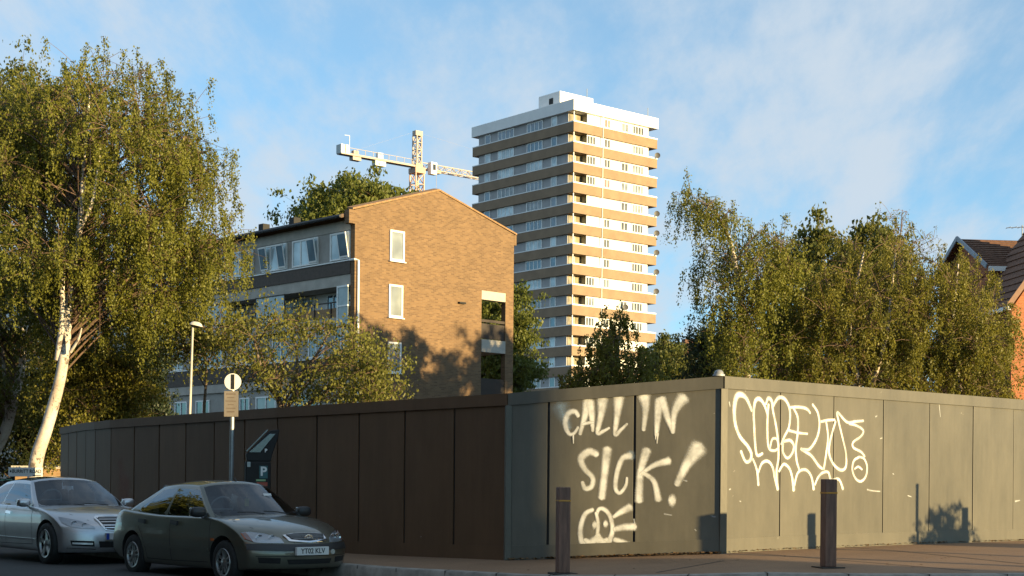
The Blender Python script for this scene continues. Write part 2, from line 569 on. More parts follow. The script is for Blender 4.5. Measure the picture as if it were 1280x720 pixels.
# slab joints and the flush drain edge across the corner pavement
m_joint = mat('joint_tar', (0.05, 0.045, 0.04), 0.9)
def strip_on_pavement(pts, w):
    s_ = MB(); rows = []
    P = [Vector(p) for p in pts]
    P = resample(P, 0.4)
    for i, p in enumerate(P):
        d = (P[min(i + 1, len(P) - 1)] - P[max(i - 1, 0)]).normalized()
        e = Vector((-d.y, d.x)) * w / 2
        rows.append([(*(p + e), zpave(*(p + e)) + 0.004), (*(p - e), zpave(*(p - e)) + 0.004)])
    s_.grid(rows)
    return tag(s_.build('pavement_joint', m_joint), kind='structure')
def gp(px, py):
    """a point of the frame dropped on the pavement"""
    d = 20.0
    for _ in range(12):
        p = at(px, py, d)
        tz = ray(px, py)[1]
        d = (zpave(p.x, d) - EYE) / tz
    return (ray(px, py)[0] * d, d)
strip_on_pavement([gp(1044, 683), gp(1280, 705)], 0.035)
strip_on_pavement([gp(905, 689), gp(1060, 701), gp(1215, 714)], 0.03)
strip_on_pavement([gp(820, 716), gp(905, 701)], 0.025)

# ------------------------------------------------------------------ hoarding
def hoard_mat(name='hoarding_paint', c0=(0.074, 0.070, 0.056), c1=(0.112, 0.104, 0.082), rough=0.42):
    m, nt, b = nmat(name)
    n, l = nt.nodes, nt.links
    tc = n.new('ShaderNodeTexCoord')
    mp = n.new('ShaderNodeMapping'); mp.inputs['Scale'].default_value = (1.2, 1.2, 0.5)
    l.new(tc.outputs['Object'], mp.inputs[0])
    a = n.new('ShaderNodeTexNoise'); a.inputs['Scale'].default_value = 1.6; a.inputs['Detail'].default_value = 8; a.inputs['Roughness'].default_value = 0.68
    l.new(mp.outputs[0], a.inputs['Vector'])
    rp = n.new('ShaderNodeValToRGB')
    rp.color_ramp.elements[0].position = 0.3; rp.color_ramp.elements[0].color = (*c0, 1)
    rp.color_ramp.elements[1].position = 0.72; rp.color_ramp.elements[1].color = (*c1, 1)
    l.new(a.outputs['Fac'], rp.inputs[0])
    # chips and scuffs
    v = n.new('ShaderNodeTexNoise'); v.inputs['Scale'].default_value = 9.0; v.inputs['Detail'].default_value = 5; v.inputs['Roughness'].default_value = 0.75
    l.new(tc.outputs['Object'], v.inputs['Vector'])
    mr = n.new('ShaderNodeMapRange'); mr.inputs['From Min'].default_value = 0.715; mr.inputs['From Max'].default_value = 0.735
    l.new(v.outputs['Fac'], mr.inputs['Value'])
    mx = n.new('ShaderNodeMix'); mx.data_type = 'RGBA'
    l.new(mr.outputs[0], mx.inputs['Factor']); l.new(rp.outputs[0], mx.inputs['A']); mx.inputs['B'].default_value = (0.42, 0.40, 0.36, 1)
    # every board took the paint a little differently, and rain has left faint runs
    oi = n.new('ShaderNodeObjectInfo')
    st = n.new('ShaderNodeTexNoise'); st.inputs['Scale'].default_value = 1.0; st.inputs['Detail'].default_value = 6
    sm = n.new('ShaderNodeMapping'); sm.inputs['Scale'].default_value = (14, 14, 0.5)
    l.new(tc.outputs['Object'], sm.inputs[0]); l.new(sm.outputs[0], st.inputs['Vector'])
    k1 = n.new('ShaderNodeMath'); k1.operation = 'MULTIPLY_ADD'; k1.inputs[1].default_value = 0.16; k1.inputs[2].default_value = 0.80
    k2 = n.new('ShaderNodeMath'); k2.operation = 'MULTIPLY_ADD'; k2.inputs[1].default_value = 0.24
    l.new(oi.outputs['Random'], k1.inputs[0]); l.new(st.outputs['Fac'], k2.inputs[0]); l.new(k1.outputs[0], k2.inputs[2])
    vs2 = n.new('ShaderNodeVectorMath'); vs2.operation = 'SCALE'
    l.new(mx.outputs['Result'], vs2.inputs[0]); l.new(k2.outputs[0], vs2.inputs['Scale'])
    l.new(vs2.outputs[0], b.inputs['Base Color'])
    b.inputs['Roughness'].default_value = rough
    b.inputs['Specular IOR Level'].default_value = 0.4 if rough < 0.5 else 0.2
    n2 = n.new('ShaderNodeTexNoise'); n2.inputs['Scale'].default_value = 2.2; n2.inputs['Detail'].default_value = 5
    l.new(mp.outputs[0], n2.inputs['Vector'])
    bp = n.new('ShaderNodeBump'); bp.inputs['Strength'].default_value = 0.25; bp.inputs['Distance'].default_value = 0.02
    l.new(n2.outputs['Fac'], bp.inputs['Height']); l.new(bp.outputs[0], b.inputs['Normal'])
    return m
m_hoard = hoard_mat()
m_hoard_br = hoard_mat('hoarding_brown_bounce', (0.105, 0.060, 0.033), (0.146, 0.083, 0.045), 0.62)  # brown side-road boards, with warm reflected light put into the colour
m_gap = mat('seam_dark', (0.012, 0.012, 0.012), 0.8)
m_redpatch = mat('plain_red', (0.35, 0.03, 0.02), 0.5, var=0.3, scale=3)

def sub(p, o): return (p[0] - o[0], p[1] - o[1], p[2] - o[2])

def hoarding(label, pts, tops, face, seam, cop=0.17, skirt=0.2, paint=None):
    paint = paint or m_hoard
    """pts: seam plan points; tops: height of the top at each; face: +1 if the front is on the right when walking pts"""
    zb = [zpave(*p) - 0.04 for p in pts]
    o = (pts[0][0], pts[0][1], zpave(*pts[0]))
    root = empty('site_hoarding', o, 0, label, 'hoarding')
    nrm = []
    for i in range(len(pts)):
        d = Vector(pts[min(i + 1, len(pts) - 1)]) - Vector(pts[max(i - 1, 0)])
        d.normalize()
        nrm.append(Vector((d.y, -d.x)) * face)
    def P(i, t, off, z):
        a, b = Vector(pts[i]), Vector(pts[i + 1])
        n = nrm[i].lerp(nrm[i + 1], t).normalized()
        # offset measured square to this panel
        d = (b - a).normalized(); m = Vector((d.y, -d.x)) * face
        n = n / max(0.5, n.dot(m))
        q = a.lerp(b, t) + n * off
        return sub((q.x, q.y, z), o)
    bk, cp, sk = MB(), MB(), MB()
    def slab(mb, i, t0, t1, f0, f1, z0a, z0b, z1a, z1b):
        vs = [P(i, t0, f0, z0a), P(i, t1, f0, z0b), P(i, t1, f1, z0b), P(i, t0, f1, z0a),
              P(i, t0, f0, z1a), P(i, t1, f0, z1b), P(i, t1, f1, z1b), P(i, t0, f1, z1a)]
        mb.add(vs, [(0, 1, 2, 3), (7, 6, 5, 4), (0, 4, 5, 1), (1, 5, 6, 2), (2, 6, 7, 3), (3, 7, 4, 0)])
    rnd = random.Random(len(pts))
    for i in range(len(pts) - 1):
        ln = (Vector(pts[i + 1]) - Vector(pts[i])).length
        e = seam / 2 / ln
        w = rnd.uniform(-0.003, 0.003)
        pm = MB()
        slab(pm, i, e, 1 - e, -0.018, 0.002 + w, zb[i] + skirt * 0.5, zb[i + 1] + skirt * 0.5, tops[i] - cop + 0.02, tops[i + 1] - cop + 0.02)
        pm.build('panel', paint, root, bevel=0.003)
        slab(bk, i, 0, 1, -0.06, -0.022, zb[i], zb[i + 1], tops[i] - 0.03, tops[i + 1] - 0.03)
        slab(cp, i, 0, 1, -0.075, 0.03, tops[i] - cop, tops[i + 1] - cop, tops[i], tops[i + 1])
        slab(sk, i, 0, 1, -0.021, 0.016, zb[i], zb[i + 1], zb[i] + skirt + 0.04, zb[i + 1] + skirt + 0.04)
    bk.build('backing_frame', m_gap, root)
    cp.build('coping', paint, root)
    sk.build('base_board', paint, root)
    return root, P

TOP_L, TOP_R = EYE + 1.285, EYE + 1.512
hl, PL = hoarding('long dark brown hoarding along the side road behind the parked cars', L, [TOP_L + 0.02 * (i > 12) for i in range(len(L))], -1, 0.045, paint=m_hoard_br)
ch_t = [TOP_L + (TOP_R - TOP_L) * k / CH_LEN for k in (0, 0.58, 1.80, CH_LEN)]
hc, PC = hoarding('splayed corner hoarding sprayed with CALL IN SICK and a staring face', CH, ch_t, 1, 0.036)
hr, PR = hoarding('sunlit grey hoarding on the right sprayed with an outlined white tag', RT, [TOP_R] * len(RT), 1, 0.022)
# red patch low on one panel of the side-road run
rp_ = MB()
P0 = [PL(10, t, 0.006, zpave(*L[10]) + z) for t, z in ((0.1, 0.3), (0.9, 0.3), (0.8, 1.0), (0.5, 1.35), (0.2, 1.0))]
# corner posts
def post_at(root, p, zt, w, rz, nm='corner_post'):
    mb = MB(); o = root.location
    z0 = zpave(*p) - 0.05
    mb.obox((p[0] - o.x, p[1] - o.y, (z0 + zt) / 2 - o.z), w, w, zt - z0, rz)
    return mb.build(nm, m_hoard, root, bevel=0.004)
post_at(hc, (CORNER[0] + 0.005, CORNER[1] + 0.028), TOP_R - 0.171, 0.10, R(14))
post_at(hl, (L[0][0] - 0.0, L[0][1] - 0.0), TOP_L - 0.171, 0.085, R(12))

# ------------------------------------------------------------------ spray paint lettering
def spray_mat(name, col, soft=1.0):
    m, nt, b = nmat(name)
    n, l = nt.nodes, nt.links
    at_ = n.new('ShaderNodeAttribute'); at_.attribute_name = 'across'
    tc = n.new('ShaderNodeTexCoord')
    nz = n.new('ShaderNodeTexNoise'); nz.inputs['Scale'].default_value = 55; nz.inputs['Detail'].default_value = 3
    l.new(tc.outputs['Object'], nz.inputs['Vector'])
    ad = n.new('ShaderNodeMath'); ad.operation = 'MULTIPLY_ADD'; ad.inputs[1].default_value = 0.35; ad.inputs[2].default_value = -0.175
    l.new(nz.outputs['Fac'], ad.inputs[0])
    s = n.new('ShaderNodeMath'); s.operation = 'ADD'
    l.new(at_.outputs['Fac'], s.inputs[0]); l.new(ad.outputs[0], s.inputs[1])
    mr = n.new('ShaderNodeMapRange'); mr.interpolation_type = 'SMOOTHSTEP'
    mr.inputs['From Min'].default_value = 0.05; mr.inputs['From Max'].default_value = 0.78 * soft
    l.new(s.outputs[0], mr.inputs['Value'])
    n3 = n.new('ShaderNodeTexNoise'); n3.inputs['Scale'].default_value = 6.5; n3.inputs['Detail'].default_value = 4
    l.new(tc.outputs['Object'], n3.inputs['Vector'])
    m3 = n.new('ShaderNodeMapRange'); m3.inputs['From Min'].default_value = 0.3; m3.inputs['From Max'].default_value = 0.62
    m3.inputs['To Min'].default_value = 0.5; m3.inputs['To Max'].default_value = 0.98
    l.new(n3.outputs['Fac'], m3.inputs['Value'])
    mm = n.new('ShaderNodeMath'); mm.operation = 'MULTIPLY'
    l.new(mr.outputs[0], mm.inputs[0]); l.new(m3.outputs[0], mm.inputs[1])
    l.new(mm.outputs[0], b.inputs['Alpha'])
    b.inputs['Base Color'].default_value = (*col, 1)
    b.inputs['Roughness'].default_value = 0.6
    return m
m_spray_w = spray_mat('spray_white', (0.70, 0.70, 0.67))
m_spray_s = spray_mat('spray_haze', (0.52, 0.54, 0.55), 1.7)
m_spray_b = spray_mat('spray_bluish', (0.30, 0.42, 0.55), 2.2)
m_soft_red = spray_mat('soft_red', (0.30, 0.03, 0.02), 4.0)

def ribbons(strokes, to3d, name, m, parent, wscale):
    """strokes: lists of (x, y, width) in frame pixels; soft edged bands lying on a wall"""
    vs, fs, ac = [], [], []
    for k, st in enumerate(strokes):
        st = [(q if len(q) > 2 else (*q, 16)) for q in st]
        pts = cat_rom([(q[0], q[1], q[2]) for q in st], 8) if len(st) > 1 else [Vector(st[0]), Vector(st[0]) + Vector((0.01, 0, 0))]
        off = 0.0055 + 0.0003 * k
        S = []
        for q in pts:
            s, z = to3d(q.x, q.y)
            S.append((Vector((s, z)), q.z * wscale * 0.5))
        n = len(S); nv = 7
        o = len(vs)
        # soft round ends: extra rows
        d0 = (S[1][0] - S[0][0]).normalized(); d1 = (S[-1][0] - S[-2][0]).normalized()
        rows = [(S[0][0] - d0 * S[0][1] * 0.9, S[0][1] * 0.55, 0.0), (S[0][0] - d0 * S[0][1] * 0.45, S[0][1] * 0.9, 0.6)]
        rows += [(a, w, 1.0) for a, w in S]
        rows += [(S[-1][0] + d1 * S[-1][1] * 0.45, S[-1][1] * 0.9, 0.6), (S[-1][0] + d1 * S[-1][1] * 0.9, S[-1][1] * 0.55, 0.0)]
        for i, (a, w, e) in enumerate(rows):
            pa, pb = rows[max(i - 1, 0)][0], rows[min(i + 1, len(rows) - 1)][0]
            d = (pb - pa); d = d.normalized() if d.length > 1e-7 else Vector((1, 0))
            nn = Vector((-d.y, d.x))
            for j in range(nv):
                t = -1 + 2 * j / (nv - 1)
                vs.append((a + nn * t * w * 1.6, off)); ac.append(e * (1 - abs(t)))
        for i in range(len(rows) - 1):
            for j in range(nv - 1):
                fs.append((o + i * nv + j, o + i * nv + j + 1, o + (i + 1) * nv + j + 1, o + (i + 1) * nv + j))
    return vs, fs, ac

def put_on_wall(name, m, parent, p0, dr, face, data):
    vs, fs, ac = data
    nx, ny = dr[1] * face, -dr[0] * face
    o = parent.location
    V = [(p0[0] + dr[0] * q.x + nx * off - o.x, p0[1] + dr[1] * q.x + ny * off - o.y, q.y - o.z) for q, off in vs]
    me = bpy.data.meshes.new(name); me.from_pydata(V, [], fs)
    a = me.attributes.new('across', 'FLOAT', 'POINT'); a.data.foreach_set('value', ac)
    me.materials.append(m)
    ob = bpy.data.objects.new(name, me); COL.objects.link(ob); ob.parent = parent
    return ob

def crop_map(x0, y0, sc):
    return lambda st: [[(x0 + q[0] / sc, y0 + q[1] / sc, (q[2] if len(q) > 2 else 14) / sc) for q in s] for s in st]

chm = crop_map(680, 470, 3.132)
ch_dir = (CH_D[0], CH_D[1])
to_ch = lambda px, py: on_wall(px, py, L[0], ch_dir)
PXM = 20.6 / F
call = [
    [(135, 158, 14), (122, 140, 18), (98, 145, 20), (84, 175, 20), (88, 208, 18), (102, 228, 14), (120, 222, 12), (134, 200, 10)],
    [(172, 95, 34), (162, 150, 24), (150, 195, 16), (141, 228, 13)], [(180, 100, 30), (187, 150, 24), (190, 190, 16), (191, 216, 11)], [(152, 190, 10), (172, 184, 12), (194, 182, 9)],
    [(230, 90, 38), (224, 150, 24), (210, 222, 15), (232, 216, 13), (256, 203, 9)],
    [(293, 85, 38), (288, 145, 24), (279, 228, 15), (300, 212, 13), (326, 187, 9)],
    [(393, 80, 42), (398, 130, 24), (390, 212, 14)],
    [(452, 95, 32), (446, 160, 24), (440, 232, 14)], [(462, 88, 28), (480, 150, 24), (505, 222, 12)], [(505, 222, 14), (512, 140, 24), (545, 85, 44)],
    [(115, 232, 6), (116, 264, 3)], [(446, 225, 8), (443, 264, 3)], [(438, 225, 6), (437, 248, 3)],
]
sick = [
    [(208, 308, 22), (178, 296, 26), (145, 322, 26), (158, 362, 20), (190, 398, 18), (186, 432, 18), (162, 440, 18), (150, 415, 13)],
    [(248, 285, 32), (238, 380, 26), (226, 478, 26)],
    [(338, 312, 26), (306, 325, 20), (286, 380, 18), (280, 438, 16), (297, 458, 14), (320, 430, 12), (325, 398, 9)],
    [(402, 290, 32), (378, 380, 24), (372, 490, 28)], [(378, 385, 14), (430, 350, 18), (490, 332, 28)], [(385, 378, 16), (430, 412, 18), (448, 486, 24)],
    [(606, 280, 60), (560, 345, 34), (520, 425, 22)], [(500, 487, 42), (504, 487, 42)],
]
face_ = [
    [(192, 523, 14), (162, 540, 18), (144, 590, 18), (146, 640, 20), (165, 664, 26), (205, 668, 30), (245, 658, 24), (264, 625, 18), (268, 590, 16), (258, 548, 16), (236, 522, 16), (215, 522, 14), (206, 545, 12)],
    [(204, 535, 12), (212, 575, 13), (208, 622, 14), (196, 648, 18)], [(212, 620, 14), (228, 645, 18), (248, 640, 16)], [(160, 640, 14), (182, 652, 26), (205, 640, 26), (235, 655, 26)],
    [(197, 583, 28), (200, 583, 28)], [(240, 579, 26), (243, 579, 26)],
    [(272, 552, 13), (305, 530, 22), (338, 514, 28)], [(276, 600, 18), (315, 592, 24), (356, 590, 26)], [(276, 640, 18), (320, 658, 24), (366, 690, 32)],
]
haze_ = [[(250, 300, 60), (200, 420, 60)], [(300, 95, 80), (210, 130, 70)], [(175, 600, 110), (230, 620, 110)], [(600, 270, 95), (570, 320, 70)], [(540, 85, 75), (510, 130, 60)]]
blue_ = [[(62, 118, 70), (82, 165, 46), (98, 205, 26)], [(338, 300, 30), (342, 320, 30)]]
m_spray_h = spray_mat('spray_overspray', (0.46, 0.46, 0.43), 7.0)
for k_, st_ in enumerate(haze_):
    put_on_wall('graffiti_overspray', m_spray_h, hc, L[0], ch_dir, 1, ([(q, o_ - 0.0012 + 0.0002 * k_) for q, o_ in ribbons(chm([st_]), to_ch, '', None, hc, PXM)[0]], *ribbons(chm([st_]), to_ch, '', None, hc, PXM)[1:]))
for st_ in blue_:
    put_on_wall('graffiti_haze', m_spray_b, hc, L[0], ch_dir, 1, ribbons(chm([st_]), to_ch, '', None, hc, PXM))
def shift(d, k):
    return ([(q, o_ + k) for q, o_ in d[0]], d[1], d[2])
put_on_wall('graffiti_lettering', m_spray_w, hc, L[0], ch_dir, 1, shift(ribbons(chm(call), to_ch, '', None, hc, PXM), 0.001))
put_on_wall('graffiti_lettering', m_spray_w, hc, L[0], ch_dir, 1, shift(ribbons(chm(sick), to_ch, '', None, hc, PXM), 0.001))
put_on_wall('graffiti_face', m_spray_w, hc, L[0], ch_dir, 1, shift(ribbons(chm(face_), to_ch, '', None, hc, PXM), 0.001))

rtm = crop_map(895, 470, 4.233)
to_rt = lambda px, py: on_wall(px, py, CORNER, RD)
tagst = [
    [(188, 185, 15), (160, 120, 20), (130, 98, 26), (106, 112, 28), (96, 170, 24), (100, 250, 20), (125, 320, 18), (165, 370, 18), (185, 410, 18), (180, 445, 18), (155, 452, 16), (130, 398, 16)],
    [(272, 210, 12), (255, 155, 16), (230, 122, 20), (207, 132, 20), (198, 190, 16), (200, 260, 15), (205, 350, 16), (215, 418, 15), (245, 410, 14)],
    [(262, 150, 12), (275, 118, 18), (294, 135, 18), (300, 185, 14), (315, 260, 14), (326, 340, 14), (329, 430, 14), (318, 510, 14), (325, 600, 16)],
    [(276, 150, 14), (270, 250, 14), (275, 370, 14), (300, 395, 13), (328, 380, 13), (320, 335, 12), (296, 335, 12), (284, 380, 10)],
    [(298, 165, 12), (325, 118, 18), (355, 117, 18), (380, 150, 16), (390, 200, 15), (384, 270, 14), (360, 320, 14), (343, 362, 12)],
    [(352, 348, 14), (390, 341, 16), (410, 370, 15), (400, 410, 14), (375, 434, 14), (352, 402, 14), (352, 350, 12)],
    [(388, 166, 13), (440, 165, 15), (478, 174, 15), (497, 197, 12)], [(408, 170, 13), (430, 220, 14), (430, 300, 14), (420, 380, 14), (425, 450, 14), (440, 500, 12)],
    [(383, 288, 14), (430, 300, 12), (482, 306, 11)],
    [(508, 150, 13), (536, 195, 14), (545, 260, 14), (530, 330, 15), (490, 388, 16), (446, 386, 12), (500, 420, 16), (540, 474, 16), (562, 492, 13)],
    [(553, 242, 14), (590, 234, 14), (626, 232, 12)], [(580, 240, 13), (590, 320, 14), (582, 400, 14), (568, 492, 15)],
    [(630, 240, 13), (602, 340, 14), (596, 410, 15), (620, 468, 15), (658, 498, 16), (684, 480, 15), (685, 410, 13), (665, 320, 13), (646, 240, 14), (640, 192, 13), (690, 244, 15), (735, 241, 14), (778, 237, 13)],
    [(702, 252, 14), (740, 262, 13), (776, 288, 13), (765, 318, 13), (724, 350, 13), (724, 378, 13), (765, 402, 14), (784, 426, 13)],
    [(756, 428, 13), (726, 450, 14), (719, 500, 14), (738, 545, 14), (765, 557, 14), (790, 530, 14), (796, 480, 14), (782, 440, 13), (758, 428, 12)],
    [(730, 492, 10), (750, 480, 12), (770, 495, 10)],
    [(192, 440, 13), (214, 500, 14), (221, 577, 16)], [(221, 510, 12), (240, 462, 14), (270, 451, 15), (295, 480, 15), (310, 550, 15), (324, 600, 18)],
    [(330, 505, 12), (355, 467, 14), (385, 490, 15), (400, 540, 15), (408, 605, 20)], [(411, 580, 13), (430, 512, 14), (470, 496, 15), (500, 530, 15), (514, 600, 18)],
    [(520, 575, 12), (535, 540, 13), (560, 512, 14), (590, 510, 14), (606, 552, 16), (640, 545, 16), (655, 560, 14), (668, 598, 18)],
]
put_on_wall('graffiti_tag', m_spray_w, hr, CORNER, RD, 1, ribbons(rtm(tagst), to_rt, '', None, hr, 22.0 / F))
# scuffs, torn paper edges and a soft halo round the tag
scm = crop_map(880, 450, 2.667)
scf = [[(543, 432, 7), (560, 436, 6), (586, 438, 5)], [(571, 189, 6), (576, 186, 4)], [(586, 262, 5), (593, 260, 5)], [(438, 118, 5), (462, 120, 4)], [(560, 130, 4), (594, 125, 5)], [(1036, 471, 8), (1052, 468, 5)], [(628, 379, 5), (632, 381, 4)], [(678, 452, 4), (690, 456, 4)], [(83, 432, 5), (88, 430, 5)], [(118, 470, 5), (122, 472, 4)], [(783, 150, 4), (787, 190, 3)], [(83, 140, 6), (86, 155, 5)]]
for st_ in scf:
    put_on_wall('scuff_mark', m_spray_s, hr, CORNER, RD, 1, ribbons(scm([st_]), to_rt, '', None, hr, 23.0 / F))
scc = [[(655, 548, 6), (672, 552, 5)], [(545, 408, 5), (560, 412, 5)], [(352, 560, 6), (356, 580, 5)], [(470, 540, 5), (500, 545, 4)], [(590, 600, 5), (596, 606, 4)]]
for st_ in scc:
    put_on_wall('scuff_mark', m_spray_s, hc, L[0], ch_dir, 1, ribbons(chm([[(x * 1.0, y * 1.0, w * 1.2) for x, y, w in st_]]), to_ch, '', None, hc, PXM))
halo = [[(q[0], q[1], (q[2] if len(q) > 2 else 14) * 2.6) for q in st_] for st_ in tagst[:10] + tagst[12:14] + tagst[16:]]
put_on_wall('graffiti_halo', m_spray_h, hr, CORNER, RD, 1, ([(q, o_ - 0.003) for q, o_ in ribbons(rtm(halo), to_rt, '', None, hr, 22.0 / F)[0]], *ribbons(rtm(halo), to_rt, '', None, hr, 22.0 / F)[1:]))
# soft-edged red patch on the side-road run
d10 = ((L[11][0] - L[10][0]) / 1.22, (L[11][1] - L[10][1]) / 1.22)
to_l = lambda px, py: on_wall(px, py, L[10], d10)
put_on_wall('red_patch', m_soft_red, hl, L[10], d10, -1, ribbons([[(150, 578, 9), (152, 600, 14), (154, 628, 18)], [(158, 600, 12), (160, 625, 14)]], to_l, '', None, hl, 2.4 * 30.7 / F))

# little domed site lamp on the coping corner
m_white = mat('white_paint', (0.78, 0.78, 0.76), 0.5, var=0.06)
m_grey_pl = mat('grey_plastic', (0.32, 0.33, 0.34), 0.45)
lp = empty('site_lamp', (CORNER[0] - 0.06, CORNER[1] + 0.02, TOP_R), 0, 'small domed grey lamp sitting on top of the hoarding corner', 'lamp')
mb = MB(); mb.lathe([(0.0, 0.0), (0.085, 0.0), (0.085, 0.025), (0.07, 0.03), (0.0, 0.03)], 16); mb.build('lamp_base', m_grey_pl, lp, smooth=True)
mb = MB(); mb.lathe([(0.068, 0.03), (0.066, 0.05), (0.05, 0.075), (0.025, 0.088), (0.0, 0.091)], 16); mb.build('lamp_dome', mat('dome_plastic', (0.22, 0.23, 0.24), 0.3), lp, smooth=True)

# ------------------------------------------------------------------ bollards
m_boll = mat('brown_bollard_wood', (0.175, 0.088, 0.058), 0.6, var=0.25, scale=4, stretch=(6, 6, 0.7), bump=0.15)
m_band = mat('amber_band', (0.55, 0.25, 0.03), 0.35)
m_plate = mat('bollard_plate', (0.045, 0.035, 0.03), 0.6, metal=0.4)
def make_bollard():
    r = empty('bollard')
    h = 1.06
    mb = MB(); mb.box(-0.074, 0.074, -0.074, 0.074, 0.012, h); mb.build('post', m_boll, r, bevel=0.008)
    mb = MB()
    for k in range(4):
        a = k * math.pi / 2
        mb.obox((math.cos(a) * 0.075, math.sin(a) * 0.075, h - 0.165), 0.006, 0.150, 0.018, a)
    mb.build('reflective_band', m_band, r)
    mb = MB(); mb.box(-0.15, 0.15, -0.15, 0.15, -0.02, 0.012); mb.build('base_plate', m_plate, r, bevel=0.003)
    return r
bol = make_bollard()
spots = [
    (0.63, 18.15, 14, 'brown square bollard before the CALL IN SICK boards, amber band near its top'),
    (3.80, 17.75, 14, 'brown square bollard before the white outlined tag on the grey boards'),
    (6.55, 17.8, 24, None), (8.3, 18.9, 34, None), (11.1, 21.6, 40, None),
]
for i, (x, y, a, lb) in enumerate(spots):
    b = bol if i == 0 else copy_tree(bol)
    b.location = (x, y, zpave(x, y) + 0.003)
    b.rotation_euler = (0, 0, R(a))
    tag(b, lb or 'brown square bollard further round the corner beyond the picture', 'bollard', 'square bollards round the corner pavement')

# ------------------------------------------------------------------ sign post, parking meter, street name, lamp post
m_galv = mat('galvanised_steel', (0.36, 0.38, 0.38), 0.45, metal=0.6, var=0.15, scale=6)
m_dkpl = mat('dark_plastic', (0.020, 0.020, 0.020), 0.6, spec=0.25)
m_signback = mat('sign_back_grey', (0.20, 0.175, 0.15), 0.5, var=0.1)
m_signwhite = mat('sign_white', (0.72, 0.72, 0.70), 0.4, var=0.04)
m_black = mat('black_lettering', (0.02, 0.02, 0.022), 0.5)

SD = 25.0
sx, sy = ray(288.5, 600)[0] * SD, SD
sg = empty('sign_post', (sx, sy, zpave(sx, sy)), 0, 'slim grey post with a white disc and small notice behind the parked hatchback', 'sign post')
ztop = at(289, 468, SD).z - sg.location.z
mb = MB(); mb.tube([(0, 0, -0.05), (0.02, 0, ztop)], 0.038, 12); mb.build('pole', m_galv, sg, smooth=True)
def disc_front(mb, c, r, th, n=32):
    M = Matrix.Translation(c) @ Matrix.Rotation(R(90), 4, 'X')
    mb.lathe([(0, 0), (r, 0), (r, th), (0, th)], n, M)
zc = at(290, 477.5, SD).z - sg.location.z
mb = MB(); disc_front(mb, (0.03, -0.05, zc), 0.142, 0.008)
dsc = mb.build('sign_disc', m_signwhite, sg, smooth=True)
mb = MB(); mb.box(0.002, 0.058, -0.066, -0.0585, zc - 0.125, zc + 0.125); mb.build('sign_bar', m_dkpl, dsc)
for dz in (0.06, -0.06):
    mb = MB(); mb.box(-0.03, 0.08, -0.05, 0.05, zc + dz - 0.012, zc + dz + 0.012); mb.build('clip', m_galv, sg)
z0, z1 = at(288, 521, SD).z - sg.location.z, at(288, 489, SD).z - sg.location.z
mb = MB(); mb.box(-0.115, 0.125, -0.056, -0.05, z0, z1)
nt_ = mb.build('notice_plate', m_signback, sg, bevel=0.002)
mb = MB()
for k, (w_, hh) in enumerate(((0.16, 0.02), (0.12, 0.012), (0.17, 0.012), (0.10, 0.012), (0.16, 0.012), (0.13, 0.02))):
    zz = z1 - 0.05 - k * 0.06
    mb.box(-w_ / 2, w_ / 2, -0.0585, -0.0565, zz - hh / 2, zz + hh / 2)
mb.build('notice_lines', mat('notice_ink', (0.13, 0.10, 0.08), 0.6), nt_)

# pay and display machine with a tilted solar panel
mx_, my_ = ray(322, 600)[0] * 23.6, 23.6
pm = empty('parking_meter', (mx_, my_, zpave(mx_, my_)), R(12), 'black parking ticket machine with a tilted solar panel and a white P', 'parking meter')
mb = MB(); mb.box(-0.20, 0.20, -0.15, 0.17, 0, 1.49); mb.build('cabinet', m_dkpl, pm, bevel=0.02)
mb = MB()
mb.prism([(-0.17, 1.492), (0.20, 1.492), (0.22, 1.60), (0.31, 1.86), (0.33, 2.0), (0.18, 1.98), (-0.19, 1.60)], 0.30, lambda a, b, t: (a, -0.14 + t, b))
hd = mb.build('head', m_dkpl, pm, bevel=0.012)
m_solar = mat('solar_glass', (0.07, 0.10, 0.15), 0.12, var=0.2, scale=30, spec=0.8)
mb = MB()
dirp = Vector((0.365, 0, 0.385)).normalized(); nrm_ = Vector((-dirp.z, 0, dirp.x))
c_ = Vector((-0.003, 0.01, 1.803)) + nrm_ * 0.012
mb.prism([(-0.24, -0.13), (0.24, -0.13), (0.24, 0.13), (-0.24, 0.13)], 0.02, lambda a, b, t: c_ + dirp * a + Vector((0, 1, 0)) * b + nrm_ * t)
sp = mb.build('solar_panel', m_solar, hd, bevel=0.003)
mb = MB()
mb.prism([(-0.15, 1.63), (0.03, 1.63), (0.27, 1.93), (0.18, 1.93)], 0.012, lambda a, b, t: (a, -0.141 - t, b))
mb.build('side_panel', m_solar, hd, bevel=0.003)
m_teal = mat('teal_panel', (0.02, 0.10, 0.11), 0.4)
mb = MB(); mb.box(0.02, 0.15, -0.156, -0.151, 1.22, 1.42); pp = mb.build('sign_panel', m_teal, pm)
lettering('letter', 'P', 0.2, frame_mtx((0.085, -0.158, 1.325), (1, 0, 0), (0, 0, 1)), m_signwhite, pp, bold=0.006)
lettering('letter', 'P', 0.075, frame_mtx((0.12, -0.155, 1.66), (1, 0, 0), (0, 0, 1)), m_signwhite, hd, bold=0.003)
mb = MB(); mb.box(-0.02, 0.15, -0.157, -0.151, 1.10, 1.16); mb.build('card_label', mat('label_red', (0.35, 0.06, 0.03), 0.5), pm)
mb = MB(); mb.box(-0.03, 0.12, -0.157, -0.151, 1.175, 1.205); mb.build('price_label', mat('label_green', (0.25, 0.4, 0.2), 0.5), pm)
mb = MB(); mb.box(-0.17, -0.12, -0.158, -0.151, 1.40, 1.48); mb.build('coin_slot', m_galv, pm)

